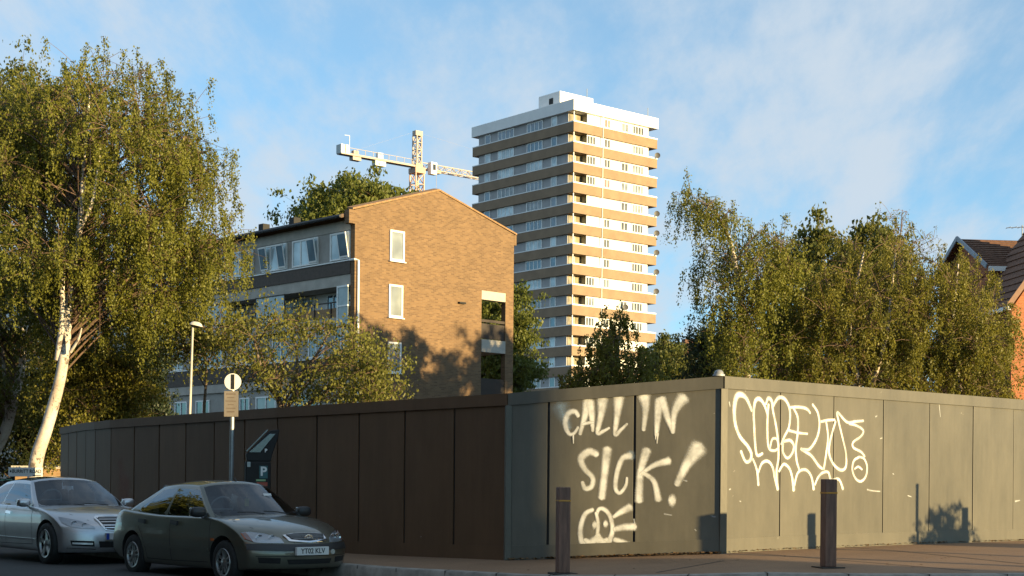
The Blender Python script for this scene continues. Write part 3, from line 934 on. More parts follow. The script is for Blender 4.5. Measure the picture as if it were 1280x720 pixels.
# street name plate on two short legs
d = 37.5
p = at(32, 590, d)
zg_ = zpave(p.x, p.y) - KERB
sn = empty('street_name_sign', (p.x, p.y, zg_), R(6), 'white street name plate reading BURRITT ROAD on low posts by the birch trunk', 'street sign')
zc = p.z - zg_
mb = MB(); mb.box(-0.42, 0.42, -0.012, 0.012, zc - 0.115, zc + 0.115); pl_ = mb.build('name_plate', m_signwhite, sn, bevel=0.004)
lettering('name_lettering', 'BURRITT ROAD', 0.125, frame_mtx((0.03, -0.014, zc + 0.015), (1, 0, 0), (0, 0, 1)), m_black, pl_, bold=0.002, xscale=0.82)
mb = MB(); mb.box(-0.385, -0.345, -0.0145, -0.0125, zc - 0.01, zc + 0.04); mb.box(0.18, 0.38, -0.0145, -0.0125, zc - 0.095, zc - 0.075); mb.build('plate_marks', m_black, pl_)
for sxx in (-0.3, 0.3):
    mb = MB(); mb.box(sxx - 0.03, sxx + 0.03, 0.013, 0.06, -0.1, zc + 0.1); mb.build('leg', m_dkpl, sn)

# lamp post behind the hoarding
d = 37.0
p = at(235.5, 520, d); pt = at(241, 408, d)
zg_ = zpave(p.x, p.y) - KERB
lm = empty('street_lamp', (p.x, p.y, zg_), 0, 'slim pale street lamp post behind the brown hoarding before the flats', 'street lamp')
hz = pt.z - zg_
mb = MB(); mb.tube([(-0.03, 0, -0.1), (-0.01, 0, 1.2)], 0.07, 12); mb.build('post_base', m_galv, lm, smooth=True)
m_lpost = mat('lamp_post_paint', (0.40, 0.38, 0.35), 0.5, var=0.1)
mb = MB(); mb.tube([(-0.01, 0, 1.2), (0.09, 0, hz)], [0.04, 0.028], 12); mb.build('pole', m_lpost, lm, smooth=True)
mb = MB()
prof = [(0.0, 0.10), (0.05, 0.095), (0.09, 0.06), (0.11, 0.0), (0.0, -0.02)]
M = Matrix.Translation((0.17, 0, hz + 0.02)) @ Matrix.Rotation(R(12), 4, 'Y') @ Matrix.Diagonal((1.55, 0.9, 1, 1))
mb.lathe(prof, 20, M); hd = mb.build('lamp_head', mat('lamp_head_cream', (0.6, 0.57, 0.5), 0.45), lm, smooth=True, angle=50)
mb = MB(); mb.lathe([(0.0, -0.055), (0.06, -0.05), (0.095, -0.022), (0.0, -0.022)], 20, M); mb.build('lamp_lens', m_dkpl, hd, smooth=True)

# ------------------------------------------------------------------ leaf litter along the foot of the corner boards
m_litter = mat('dry_leaf', (0.20, 0.11, 0.04), 0.8, col2=(0.09, 0.05, 0.02), scale=20)
rnd = random.Random(5)
lt = MB()
def litter(p0, p1, n, spread):
    p0, p1 = Vector(p0), Vector(p1)
    d = (p1 - p0).normalized(); e = Vector((d.y, -d.x))
    for _ in range(n):
        t = rnd.random(); q = p0.lerp(p1, t) + e * (0.02 + abs(rnd.gauss(0, spread)))
        s = rnd.uniform(0.012, 0.035); a = rnd.uniform(0, 6.28)
        z = zpave(*q) + 0.006
        u = Vector((math.cos(a), math.sin(a), rnd.uniform(-0.3, 0.5))) * s; v = Vector((-math.sin(a), math.cos(a), rnd.uniform(-0.2, 0.5))) * s * 0.6
        c = Vector((q.x, q.y, z + 0.4 * s + rnd.random() * 0.012))
        lt.add([c - u, c + v, c + u, c - v], [(0, 1, 2, 3)])
litter(CH[1], CORNER, 900, 0.05)
litter(L[0], CH[1], 60, 0.05)
litter(CORNER, RT[5], 220, 0.035)
litter(RT[5], RT[8], 200, 0.05)
for _ in range(60):
    q = Vector((rnd.uniform(-1, 9), rnd.uniform(17.6, 20.2))); s = rnd.uniform(0.012, 0.03)
    a = rnd.uniform(0, 6.28); u = Vector((math.cos(a), math.sin(a), 0.1)) * s; v = Vector((-math.sin(a), math.cos(a), 0.2)) * s * 0.6
    c = Vector((q.x, q.y, zpave(*q) + 0.008)); lt.add([c - u, c + v, c + u, c - v], [(0, 1, 2, 3)])
tag(lt.build('fallen_leaves', m_litter, recalc=False), kind='stuff')

# ------------------------------------------------------------------ cars
def boxgrid(us, vs, ws, fn):
    """surface of a box cut into cells; returns vertices, faces and a tag (side, i, j) per face; fn(u, v, w) places a vertex"""
    nu, nv, nw = len(us) - 1, len(vs) - 1, len(ws) - 1
    idx, V = {}, []
    def g(i, j, k):
        if (i, j, k) not in idx:
            idx[(i, j, k)] = len(V); V.append(Vector(fn(us[i], vs[j], ws[k])))
        return idx[(i, j, k)]
    Fc, T = [], []
    for i in range(nu):
        for j in range(nv):
            Fc.append((g(i, j, nw), g(i + 1, j, nw), g(i + 1, j + 1, nw), g(i, j + 1, nw))); T.append(('top', i, j))
            Fc.append((g(i, j, 0), g(i, j + 1, 0), g(i + 1, j + 1, 0), g(i + 1, j, 0))); T.append(('bottom', i, j))
    for i in range(nu):
        for k in range(nw):
            Fc.append((g(i, 0, k), g(i + 1, 0, k), g(i + 1, 0, k + 1), g(i, 0, k + 1))); T.append(('right', i, k))
            Fc.append((g(i, nv, k), g(i, nv, k + 1), g(i + 1, nv, k + 1), g(i + 1, nv, k))); T.append(('left', i, k))
    for j in range(nv):
        for k in range(nw):
            Fc.append((g(0, j, k), g(0, j, k + 1), g(0, j + 1, k + 1), g(0, j + 1, k))); T.append(('rear', j, k))
            Fc.append((g(nu, j, k), g(nu, j + 1, k), g(nu, j + 1, k + 1), g(nu, j, k + 1))); T.append(('front', j, k))
    return V, Fc, T

def paint_mat(name, col, flake=0.75):
    m, nt, b = nmat(name)
    n, l = nt.nodes, nt.links
    tc = n.new('ShaderNodeTexCoord')
    nz = n.new('ShaderNodeTexNoise'); nz.inputs['Scale'].default_value = 3.0; nz.inputs['Detail'].default_value = 6
    l.new(tc.outputs['Object'], nz.inputs['Vector'])
    rp = n.new('ShaderNodeValToRGB')
    rp.color_ramp.elements[0].position = 0.3; rp.color_ramp.elements[0].color = (*[c * 0.86 for c in col], 1)
    rp.color_ramp.elements[1].position = 0.7; rp.color_ramp.elements[1].color = (*col, 1)
    l.new(nz.outputs['Fac'], rp.inputs[0]); l.new(rp.outputs[0], b.inputs['Base Color'])
    b.inputs['Metallic'].default_value = flake
    b.inputs['Roughness'].default_value = 0.36
    b.inputs['Coat Weight'].default_value = 1.0
    b.inputs['Coat Roughness'].default_value = 0.04
    # road dust in patches
    n2 = n.new('ShaderNodeTexNoise'); n2.inputs['Scale'].default_value = 1.5; n2.inputs['Detail'].default_value = 8
    l.new(tc.outputs['Object'], n2.inputs['Vector'])
    mr = n.new('ShaderNodeMapRange'); mr.inputs['From Min'].default_value = 0.35; mr.inputs['From Max'].default_value = 0.75; mr.inputs['To Min'].default_value = 0.30; mr.inputs['To Max'].default_value = 0.48
    l.new(n2.outputs['Fac'], mr.inputs['Value']); l.new(mr.outputs[0], b.inputs['Roughness'])
    return m

m_tyre = mat('tyre_rubber', (0.018, 0.018, 0.018), 0.75, var=0.2, scale=10)
m_alloy = mat('alloy_silver', (0.42, 0.42, 0.41), 0.35, metal=0.85, var=0.1)
m_chrome = mat('chrome', (0.75, 0.76, 0.77), 0.12, metal=1.0, var=0.03)
m_trim = mat('black_trim', (0.022, 0.023, 0.024), 0.5)
m_under = mat('underbody_black', (0.01, 0.01, 0.01), 0.9)
m_seam = mat('shut_line', (0.012, 0.012, 0.012), 0.7)
m_cglass = glass_mat('car_glass', (0.55, 0.63, 0.66), base_refl=0.03)
m_dglass = glass_mat('car_side_glass', (0.16, 0.18, 0.18), base_refl=0.14)
m_seat = mat('seat_fabric', (0.13, 0.125, 0.12), 0.9)
m_dash = mat('dashboard', (0.02, 0.02, 0.022), 0.7)
m_lampglass = glass_mat('lamp_glass', (0.8, 0.82, 0.84), base_refl=0.12)
m_amber = mat('amber_lens', (0.5, 0.12, 0.03), 0.2, spec=0.8)
m_redlens = mat('red_lens', (0.35, 0.015, 0.01), 0.15, spec=0.8)
m_reflector = mat('lamp_reflector', (0.72, 0.73, 0.74), 0.35, metal=0.5)
m_platew = mat('plate_white', (0.62, 0.62, 0.6), 0.4, var=0.03)
m_plateb = mat('plate_blue', (0.02, 0.06, 0.35), 0.4)

def wheel_at(parent, x, y, r, side, spokes, rimr, width=0.19, style='twin'):
    """tyre mesh with the alloy as its child; side=+1 faces +y"""
    w = MB()
    M = Matrix.Translation((x, y, r)) @ Matrix.Rotation(R(-90 * side), 4, 'X')
    hw = width / 2
    prof = [(rimr - 0.01, -hw), (r - 0.055, -hw - 0.008), (r - 0.015, -hw + 0.01), (r, -hw + 0.04), (r, hw - 0.04), (r - 0.015, hw - 0.01), (r - 0.055, hw + 0.008), (rimr, hw), (rimr - 0.012, hw - 0.02), (rimr - 0.012, -hw)]
    w.lathe(prof, 36, M)
    t = w.build('wheel', m_tyre, parent, smooth=True, angle=40)
    d = MB(); d.lathe([(0.0, hw - 0.07), (rimr - 0.005, hw - 0.075)], 30, M); d.build('brake_disc', m_under, t)
    a = MB()
    a.lathe([(rimr + 0.004, hw - 0.004), (rimr - 0.004, hw + 0.006), (rimr - 0.022, hw + 0.002), (rimr - 0.03, hw - 0.03), (rimr - 0.012, hw - 0.06)], 36, M)
    a.lathe([(0.0, hw + 0.001), (0.045, hw - 0.002), (0.065, hw - 0.015), (0.07, hw - 0.06)], 20, M)
    for k in range(spokes):
        an = 2 * math.pi * k / spokes + 0.3
        offs = (-0.028, 0.028) if style == 'twin' else (0.0,)
        for of in offs:
            e = Vector((math.cos(an), math.sin(an), 0)); f = Vector((-math.sin(an), math.cos(an), 0))
            w0, w1 = (0.016, 0.014) if style == 'twin' else (0.034, 0.026)
            sp = of * 1.0
            pts = []
            for rr, ww, zz in ((0.04, w0, hw - 0.012), (rimr * 0.6, (w0 + w1) / 2, hw - 0.010), (rimr - 0.012, w1, hw - 0.006)):
                q = (1 if style != 'twin' else lerp(0.6, 1.6, rr / rimr))
                pts.append((e * rr + f * (of * q), ww, zz))
            P = []
            for c, ww, zz in pts:
                P.append([M @ (c - f * ww + Vector((0, 0, zz - 0.03))), M @ (c - f * ww * 0.7 + Vector((0, 0, zz))), M @ (c + f * ww * 0.7 + Vector((0, 0, zz))), M @ (c + f * ww + Vector((0, 0, zz - 0.03)))])
            a.grid(P)
    a.build('alloy_rim', m_alloy, t, smooth=True, angle=40)
    return t

class CarKit:
    """projects outlines onto a finished body shell"""
    def __init__(s, me):
        s.bvh = BVHTree.FromPolygons([v.co[:] for v in me.vertices], [tuple(p.vertices) for p in me.polygons])
    def front(s, y, z):
        h = s.bvh.ray_cast(Vector((6, y, z)), Vector((-1, 0, 0)))
        return (h[0], h[1]) if h[0] is not None else (Vector((2.2, y, z)), Vector((1, 0, 0)))
    def rear(s, y, z):
        h = s.bvh.ray_cast(Vector((-6, y, z)), Vector((1, 0, 0)))
        return (h[0], h[1]) if h[0] is not None else (Vector((-2.2, y, z)), Vector((-1, 0, 0)))
    def side(s, x, z, sd):
        h = s.bvh.ray_cast(Vector((x, 4 * sd, z)), Vector((0, -sd, 0)))
        return (h[0], h[1]) if h[0] is not None else (Vector((x, 0.8 * sd, z)), Vector((0, sd, 0)))
    def top(s, x, y):
        h = s.bvh.ray_cast(Vector((x, y, 4)), Vector((0, 0, -1)))
        return (h[0], h[1]) if h[0] is not None else (Vector((x, y, 0.9)), Vector((0, 0, 1)))
    def patch(s, lo, up, proj, off, n=10, m=4, depth=0.02):
        """shell between two outline curves (2D lists), laid on the body through proj"""
        def along(c, t):
            q = t * (len(c) - 1); i = min(int(q), len(c) - 2); f = q - i
            return (lerp(c[i][0], c[i + 1][0], f), lerp(c[i][1], c[i + 1][1], f))
        P, Q = [], []
        for i in range(n + 1):
            a, b = along(lo, i / n), along(up, i / n)
            r1, r2 = [], []
            for j in range(m + 1):
                u = (lerp(a[0], b[0], j / m), lerp(a[1], b[1], j / m))
                h, nn = proj(*u)
                r1.append(h + nn * off); r2.append(h - nn * depth)
            P.append(r1); Q.append(r2)
        mb = MB(); mb.grid(P)
        o = len(mb.v)
        # skirt
        rim = [(i, 0) for i in range(n + 1)] + [(n, j) for j in range(1, m + 1)] + [(i, m) for i in range(n - 1, -1, -1)] + [(0, j) for j in range(m - 1, 0, -1)]
        vs = [P[i][j] for i, j in rim] + [Q[i][j] for i, j in rim]
        k = len(rim)
        mb.add(vs, [(a, (a + 1) % k, k + (a + 1) % k, k + a) for a in range(k)])
        return mb
    def line(s, pts, proj, w=0.008, off=0.003):
        P = []
        S = [proj(*p) for p in pts]
        for i, (h, nn) in enumerate(S):
            d = (S[min(i + 1, len(S) - 1)][0] - S[max(i - 1, 0)][0]).normalized()
            e = nn.cross(d).normalized() * w / 2
            P.append([h + nn * off - e, h + nn * off + e])
        mb = MB(); mb.grid(P)
        return mb

def segs(a, b, n=8):
    return [(lerp(a[0], b[0], i / n), lerp(a[1], b[1], i / n)) for i in range(n + 1)]

def build_body(sp, paint, root):
    us = sp['us']; vs = [-1, -0.94, -0.8, -0.55, -0.2, 0.2, 0.55, 0.8, 0.94, 1]; ws = [0, 0.06, 0.2, 0.34, 0.48, 0.62, 0.76, 0.88, 0.96, 1]
    def fn(u, v, w):
        x = u
        zt, zb = interp(x, *sp['top']), interp(x, *sp['bot'])
        zt2 = zt - sp['crown'] * abs(v) ** 2.2 * (1.0 if x > sp['cowl'] else 0.6)
        z = lerp(zb, zt2, w)
        prof = interp(z, *sp['side'])
        y = v * interp(x, *sp['half']) * prof
        av = abs(v)
        fr = max(0.0, (x - sp['x1'] * 0.52) / (sp['x1'] * 0.48))
        rr = max(0.0, (x - sp['x0'] * 0.6) / (sp['x0'] * 0.4))
        xx = x - fr * sp['bow_f'] * av ** 2.6 - fr ** 3 * interp(z, *sp['nose'])
        xx += rr * sp['bow_r'] * av ** 2.6 + rr ** 3 * interp(z, *sp['tail'])
        return (xx, y, z)
    V, Fc, T = boxgrid(us, vs, ws, fn)
    me = bpy.data.meshes.new('body')
    me.from_pydata([v[:] for v in V], [], Fc)
    me.materials.append(paint); me.materials.append(m_under)
    me.polygons.foreach_set('material_index', [1 if t[0] == 'bottom' else 0 for t in T])
    o = bpy.data.objects.new('body', me); COL.objects.link(o)
    ss = o.modifiers.new('s', 'SUBSURF'); ss.levels = 1; ss.render_levels = 1
    cut = MB()
    for wx in (sp['fa'], sp['ra']):
        for sd in (-1, 1):
            M = Matrix.Translation((wx, sd * (sp['track'] - 0.12), sp['wr'] + sp.get('arch_up', 0.01))) @ Matrix.Rotation(R(-90 * sd), 4, 'X')
            cut.lathe([(0, 0), (sp['arch'], 0), (sp['arch'], 0.6), (0, 0.6)], 40, M)
    co = cut.build('cutter', m_under)
    bo = o.modifiers.new('b', 'BOOLEAN'); bo.operation = 'DIFFERENCE'; bo.object = co; bo.solver = 'EXACT'
    try: bo.material_mode = 'TRANSFER'
    except Exception: pass
    dg = bpy.context.evaluated_depsgraph_get(); dg.update()
    me2 = bpy.data.meshes.new_from_object(o.evaluated_get(dg))
    me2.name = 'body'
    bpy.data.objects.remove(o); bpy.data.objects.remove(co)
    me2.polygons.foreach_set('use_smooth', [True] * len(me2.polygons))
    me2.set_sharp_from_angle(angle=R(38))
    ob = bpy.data.objects.new('body', me2); COL.objects.link(ob); ob.parent = root
    return ob

def build_cabin(sp, paint, roofm, root):
    """pillars and roof as one shell, each window its own glass"""
    us, vs, ws = sp['c_us'], sp['c_vs'], [0, 0.05, 0.3, 0.6, 0.88, 0.95, 1]
    c = sp['cab']
    def fn(u, v, w):
        f = (u + 1) / 2
        wb = w
        xf = lerp(c['fb'], c['ft'], wb) + c['fbul'] * 4 * w * (1 - w)
        xr = lerp(c['rb'], c['rt'], wb) - c['rbul'] * 4 * w * (1 - w)
        x = lerp(xr, xf, f)
        ef, er = max(0, (u - 0.5) / 0.5), max(0, (-u - 0.5) / 0.5)
        av = abs(v)
        x -= ef * lerp(c['bow_fb'], c['bow_ft'], w) * av ** 2.2
        x += er * lerp(c['bow_rb'], c['bow_rt'], w) * av ** 2.2
        zb = interp(x, *c['belt'])
        zr = interp(x, *c['roof'])
        y = v * (lerp(interp(x, *c['half_b']), interp(x, *c['half_t']), w ** 1.12) + 0.018 * 4 * w * (1 - w))
        zb2 = zb - c.get('bdrop', 0.02) * av ** 2
        z = lerp(zb2, zr - c['rdrop'] * av ** 2.4, w)
        return (x, y, z)
    V, Fc, T = boxgrid(us, vs, ws, fn)
    nw = len(ws) - 1
    panes = {}
    shell, sm = [], []
    for f, t in zip(Fc, T):
        if t[0] == 'bottom': continue
        key = None
        if t[0] in ('left', 'right') and 1 <= t[2] <= nw - 3:
            for nm, (a, b) in c['side_win'].items():
                if a <= t[1] < b: key = (nm, t[0])
        if t[0] == 'front' and 1 <= t[2] <= nw - 2 and 1 <= t[1] < len(vs) - 2: key = ('windscreen', 'f')
        if t[0] == 'rear' and 1 <= t[2] <= nw - 2 and 1 <= t[1] < len(vs) - 2: key = ('rear_window', 'r')
        if key: panes.setdefault(key, []).append(f)
        else:
            shell.append(f); sm.append(1 if (t[0] == 'top' and 1 <= t[1] < len(us) - 2) else 0)
    def mk(nm, faces, mats, mi=None, sub=1):
        used = sorted({i for f in faces for i in f}); mp = {k: i for i, k in enumerate(used)}
        me = bpy.data.meshes.new(nm)
        me.from_pydata([V[i][:] for i in used], [], [tuple(mp[i] for i in f) for f in faces])
        for m in mats: me.materials.append(m)
        if mi: me.polygons.foreach_set('material_index', mi)
        o = bpy.data.objects.new(nm, me); COL.objects.link(o)
        if sub:
            s = o.modifiers.new('s', 'SUBSURF'); s.levels = 1; s.render_levels = 1; s.boundary_smooth = 'PRESERVE_CORNERS'
            dg = bpy.context.evaluated_depsgraph_get(); dg.update()
            m2 = bpy.data.meshes.new_from_object(o.evaluated_get(dg))
            bpy.data.objects.remove(o)
            o = bpy.data.objects.new(nm, m2); COL.objects.link(o); me = m2
        me.polygons.foreach_set('use_smooth', [True] * len(me.polygons)); me.set_sharp_from_angle(angle=R(40))
        o.parent = root
        return o
    out = {}
    out['cabin'] = mk('cabin', shell, [paint, roofm], sm)
    for (nm, sd), faces in panes.items():
        gl = m_cglass if nm in ('windscreen', 'rear_window') else m_dglass
        out[(nm, sd)] = mk(nm, faces, [gl])
    # rubber edge of the windscreen and rear window
    return out, fn

def fill_cabin(root, sp):
    zb = sp['seat_z']
    for x in sp['seat_x']:
        for y in (-0.36, 0.36):
            mb = MB()
            mb.obox((x, y, zb + 0.10), 0.12, 0.46, 0.36, 0, 0, R(-14))
            s = mb.build('seat', m_seat, root, bevel=0.04)
            mb = MB(); mb.obox((x - 0.06, y, zb + 0.35), 0.09, 0.26, 0.16, 0, 0, R(-12)); mb.build('headrest', m_seat, s, bevel=0.03)
    mb = MB(); mb.obox((sp['dash_x'], 0, sp['dash_z']), 0.34, 1.24, 0.06); mb.build('dashboard', m_dash, root, bevel=0.02)
    M = Matrix.Translation((sp['dash_x'] - 0.28, sp['drv'] * 0.36, sp['dash_z'] + 0.06)) @ Matrix.Rotation(R(-68), 4, 'Y')
    mb = MB()
    pts = [M @ Vector((0.185 * math.cos(a), 0.185 * math.sin(a), 0)) for a in np.linspace(0, 2 * math.pi, 28)]
    mb.tube(pts, 0.016, 8, cap=False)
    mb.bar(M @ Vector((0, -0.18, 0)), M @ Vector((0, 0.18, 0)), 0.05, 0.02)
    mb.build('steering_wheel', mat('wheel_grey', (0.34, 0.34, 0.33), 0.6), root, smooth=True)
    mb = MB(); mb.obox((sp['mir_x'], 0, sp['mir_z']), 0.03, 0.22, 0.07); mb.build('rear_view_mirror', m_dash, root, bevel=0.01)

def door_mirror(root, x, y, z, sd, m, chrome=False):
    mb = MB()
    c = Vector((x, y + sd * 0.11, z + 0.05))
    M = Matrix.Translation(c) @ Matrix.Diagonal((0.07, 0.115, 0.075, 1))
    P = []
    for i in range(9):
        th = math.pi * i / 8; row = []
        for j in range(14):
            ph = 2 * math.pi * j / 13
            sx_ = lambda q, e: math.copysign(abs(q) ** e, q)
            row.append(M @ Vector((sx_(math.sin(th) * math.cos(ph), 0.7), sx_(math.cos(th), 0.7), sx_(math.sin(th) * math.sin(ph), 0.7))))
        P.append(row)
    mb.grid(P)
    mb.bar((x + 0.02, y - sd * 0.03, z), (x, y + sd * 0.06, z + 0.03), 0.06, 0.05)
    o = mb.build('door_mirror', m, root, smooth=True, angle=60)
    mb = MB(); mb.obox(c + Vector((-0.066, 0, 0)), 0.012, 0.19, 0.12); mb.build('mirror_glass', m_chrome, o, bevel=0.004)
    return o

def fixed(lst, x): return [lst, x]

# -- the green-gold hatchback
TOY = dict(
    us=[-2.27, -2.22, -2.1, -1.95, -1.75, -1.5, -1.2, -0.8, -0.4, 0.0, 0.4, 0.8, 1.05, 1.3, 1.6, 1.85, 2.05, 2.18, 2.25],
    x0=-2.27, x1=2.25, cowl=0.9, crown=0.055,
    top=([-2.27, -2.1, -1.9, -1.5, -0.6, 0.9, 1.05, 1.4, 1.8, 2.05, 2.2, 2.25], [0.93, 1.0, 1.03, 1.0, 0.95, 0.955, 0.965, 0.92, 0.84, 0.77, 0.70, 0.66]),
    bot=([-2.27, -2.0, -1.6, 1.6, 2.05, 2.25], [0.36, 0.28, 0.20, 0.20, 0.22, 0.24]),
    side=([0.18, 0.26, 0.38, 0.55, 0.70, 0.82, 0.92, 1.03], [0.93, 0.965, 0.985, 1.0, 0.997, 0.98, 0.945, 0.90]),
    half=([-2.27, -1.9, -1.2, 0.8, 1.6, 2.0, 2.25], [0.80, 0.84, 0.855, 0.855, 0.85, 0.835, 0.81]),
    bow_f=0.36, bow_r=0.22,
    nose=([0.2, 0.3, 0.42, 0.53, 0.56, 0.62, 0.72], [0.06, 0.02, 0.0, 0.01, 0.055, 0.08, 0.15]),
    tail=([0.2, 0.35, 0.55, 0.65, 0.95], [0.05, 0.0, 0.0, 0.05, 0.10]),
    fa=1.315, ra=-1.315, track=0.765, wr=0.31, arch=0.355, arch_up=0.015,
    c_us=[-1, -0.93, -0.72, -0.60, -0.36, -0.07, -0.02, 0.35, 0.70, 0.93, 1], c_vs=[-1, -0.93, -0.7, -0.35, 0, 0.35, 0.7, 0.93, 1],
    cab=dict(fb=1.18, ft=0.32, rb=-1.86, rt=-0.98, fbul=0.05, rbul=0.03, bow_fb=0.32, bow_ft=0.14, bow_rb=0.26, bow_rt=0.12,
             belt=([-1.9, -1.5, -0.6, 0.6, 1.2], [1.0, 0.985, 0.925, 0.905, 0.94]),
             roof=([-1.2, -0.6, -0.2, 0.3, 0.45], [1.39, 1.435, 1.45, 1.425, 1.40]), rdrop=0.075,
             half_b=([-1.9, -1.2, 0.8, 1.2], [0.72, 0.775, 0.775, 0.74]), half_t=([-1.2, -0.5, 0.3], [0.53, 0.565, 0.555]),
             side_win={'quarter_window': (2, 3), 'rear_side_window': (3, 5), 'front_side_window': (6, 9)}),
    seat_x=(0.12, -0.95), seat_z=0.93, dash_x=0.72, dash_z=0.965, drv=-1, mir_x=0.38, mir_z=1.30,
)

def make_hatchback():
    paint = paint_mat('paint_grey_green', (0.15, 0.148, 0.112), 0.7)
    root = empty('parked_car')
    body = build_body(TOY, paint, root)
    kit = CarKit(body.data)
    cab, cfn = build_cabin(TOY, paint, paint, root)
    kc = CarKit(cab['cabin'].data)
    fill_cabin(root, TOY)
    mb = MB(); mb.tube([(0.55, 0, 1.27), (0.55, 0.0, 1.16)], 0.003, 5); mb.obox((0.55, 0.0, 1.12), 0.01, 0.07, 0.11)
    mb.build('air_freshener', mat('freshener_yellow', (0.35, 0.33, 0.12), 0.6), root)
    mb = MB(); mb.obox((0.62, 0.30, 1.235), 0.006, 0.13, 0.04, 0, 0, R(-35)); mb.build('permit_sticker', m_platew, root)
    for sx_, nm in ((TOY['fa'], 'f'), (TOY['ra'], 'r')):
        for sd in (-1, 1):
            wheel_at(root, sx_, sd * 0.745, 0.31, sd, 5, 0.195, 0.185, 'twin')
    # doors: shut lines and handles on both flanks
    for sd in (-1, 1):
        pj = lambda x, z, sd=sd: kit.side(x, z, sd)
        for pts in (segs((0.98, 0.30), (0.96, 0.88)), segs((-0.13, 0.28), (-0.17, 0.92)), segs((0.98, 0.30), (-0.13, 0.28), 14), segs((-0.13, 0.28), (-0.86, 0.28), 10),
                    [(-0.86, 0.28), (-0.90, 0.42), (-1.00, 0.62), (-1.12, 0.74), (-1.2, 0.95)]):
            kit.line(pts, pj, 0.009, 0.003).build('door_gap', m_seam, root)
        for hx in (-0.04, -1.02):
            lo = [(hx - 0.10, 0.80), (hx + 0.10, 0.79)]; up = [(hx - 0.10, 0.855), (hx + 0.10, 0.845)]
            kit.patch(lo, up, pj, 0.022, 8, 3).build('door_handle', m_trim, root, smooth=True)
        lo = [(-0.93, 0.46), (0.2, 0.455), (0.93, 0.45)]; up = [(-0.95, 0.50), (0.2, 0.495), (0.93, 0.49)]
        kit.patch(lo, up, pj, 0.012, 24, 2).build('rubbing_strip', paint, root, smooth=True)
        # amber side repeater
        kit.patch([(1.02, 0.60), (1.09, 0.60)], [(1.02, 0.635), (1.09, 0.635)], pj, 0.012, 3, 2).build('side_repeater', m_amber, root)
        door_mirror(root, 0.70, sd * 0.77, 0.94, sd, m_trim)
    # headlights
    for sd in (-1, 1):
        pf = lambda y, z: kit.front(y, z)
        lo = [(sd * 0.775, 0.64), (sd * 0.70, 0.602), (sd * 0.55, 0.592), (sd * 0.37, 0.592)]
        up = [(sd * 0.785, 0.725), (sd * 0.70, 0.735), (sd * 0.55, 0.712), (sd * 0.40, 0.655)]
        hl_ = kit.patch(lo, up, pf, 0.004, 16, 5).build('headlight', m_reflector, root, smooth=True)
        kit.patch(lo, up, pf, 0.014, 16, 5).build('lamp_cover', m_lampglass, hl_, smooth=True)
        for yy, rr in ((0.64, 0.052), (0.50, 0.045)):
            h, nn = pf(sd * yy, 0.66)
            b_ = MB(); b_.lathe([(0, -0.01), (rr * 0.7, 0.001), (rr, 0.0105), (rr * 1.06, 0.008)], 18, frame_mtx(h, (0, 1, 0), (0, 0, 1)))
            b_.build('lamp_bowl', m_chrome, hl_, smooth=True)
        lo = [(sd * 0.79, 0.645), (sd * 0.72, 0.612)]; up = [(sd * 0.795, 0.715), (sd * 0.735, 0.727)]
        kit.patch(lo, up, pf, 0.009, 5, 4).build('indicator', m_amber, hl_, smooth=True)
    pf = lambda y, z: kit.front(y, z)
    # grille: chrome rim, dark slats, three-ellipse emblem
    gl, gu = [(-0.34, 0.685), (-0.30, 0.615), (0, 0.592), (0.30, 0.615), (0.34, 0.685)], [(-0.34, 0.69), (-0.2, 0.712), (0, 0.716), (0.2, 0.712), (0.34, 0.69)]
    gr = kit.patch(gl, gu, pf, 0.016, 20, 4).build('grille_surround', m_chrome, root, smooth=True)
    gl2, gu2 = [(-0.30, 0.688), (-0.26, 0.638), (0, 0.616), (0.26, 0.638), (0.30, 0.688)], [(-0.30, 0.692), (-0.18, 0.706), (0, 0.71), (0.18, 0.706), (0.30, 0.692)]
    gm = kit.patch(gl2, gu2, pf, 0.021, 20, 4).build('grille', m_trim, gr, smooth=True)
    for zz in (0.64, 0.655, 0.67, 0.685):
        ww = interp(zz, [0.62, 0.65, 0.69], [0.18, 0.26, 0.28])
        kit.line(segs((-ww, zz), (ww, zz), 12), pf, 0.005, 0.026).build('grille_slat', m_galv, gr)
    em = MB()
    h, nn = pf(0, 0.662)
    Mz = frame_mtx(h + Vector((0.032, 0, 0)), (0, 1, 0), (0, 0, 1))
    for (a, b, cy) in ((0.062, 0.042, 0), (0.021, 0.040, 0), (0.046, 0.017, 0.016)):
        em.tube([Mz @ Vector((a * math.cos(t), cy + b * math.sin(t), 0)) for t in np.linspace(0, 2 * math.pi, 26)], 0.0055, 6, cap=False)
    em.build('emblem', m_chrome, gr, smooth=True)
    # bumper: black upper band, lower intake, fog lamp recesses
    lo = [(-0.80, 0.50), (-0.4, 0.488), (0, 0.485), (0.4, 0.488), (0.80, 0.50)]; up = [(-0.80, 0.585), (-0.4, 0.578), (0, 0.574), (0.4, 0.578), (0.80, 0.585)]
    kit.patch(lo, up, pf, 0.010, 24, 3).build('bumper_band', m_trim, root, smooth=True)
    lo = [(-0.33, 0.31), (0.33, 0.31)]; up = [(-0.36, 0.375), (0.36, 0.375)]
    kit.patch(lo, up, pf, 0.004, 16, 2).build('lower_intake', m_under, root, smooth=True)
    for zz in (0.325, 0.34, 0.355):
        kit.line(segs((-0.33, zz), (0.33, zz), 12), pf, 0.005, 0.012).build('intake_slat', m_trim, root)
    for sd in (-1, 1):
        lo = [(sd * 0.44, 0.32), (sd * 0.68, 0.33)]; up = [(sd * 0.44, 0.395), (sd * 0.70, 0.405)]
        kit.patch(lo, up, pf, 0.004, 8, 2).build('fog_lamp_recess', m_under, root, smooth=True)
    kit.line(segs((-0.72, 0.42), (0.72, 0.42), 20), pf, 0.010, 0.004).build('bumper_crease', m_seam, root)
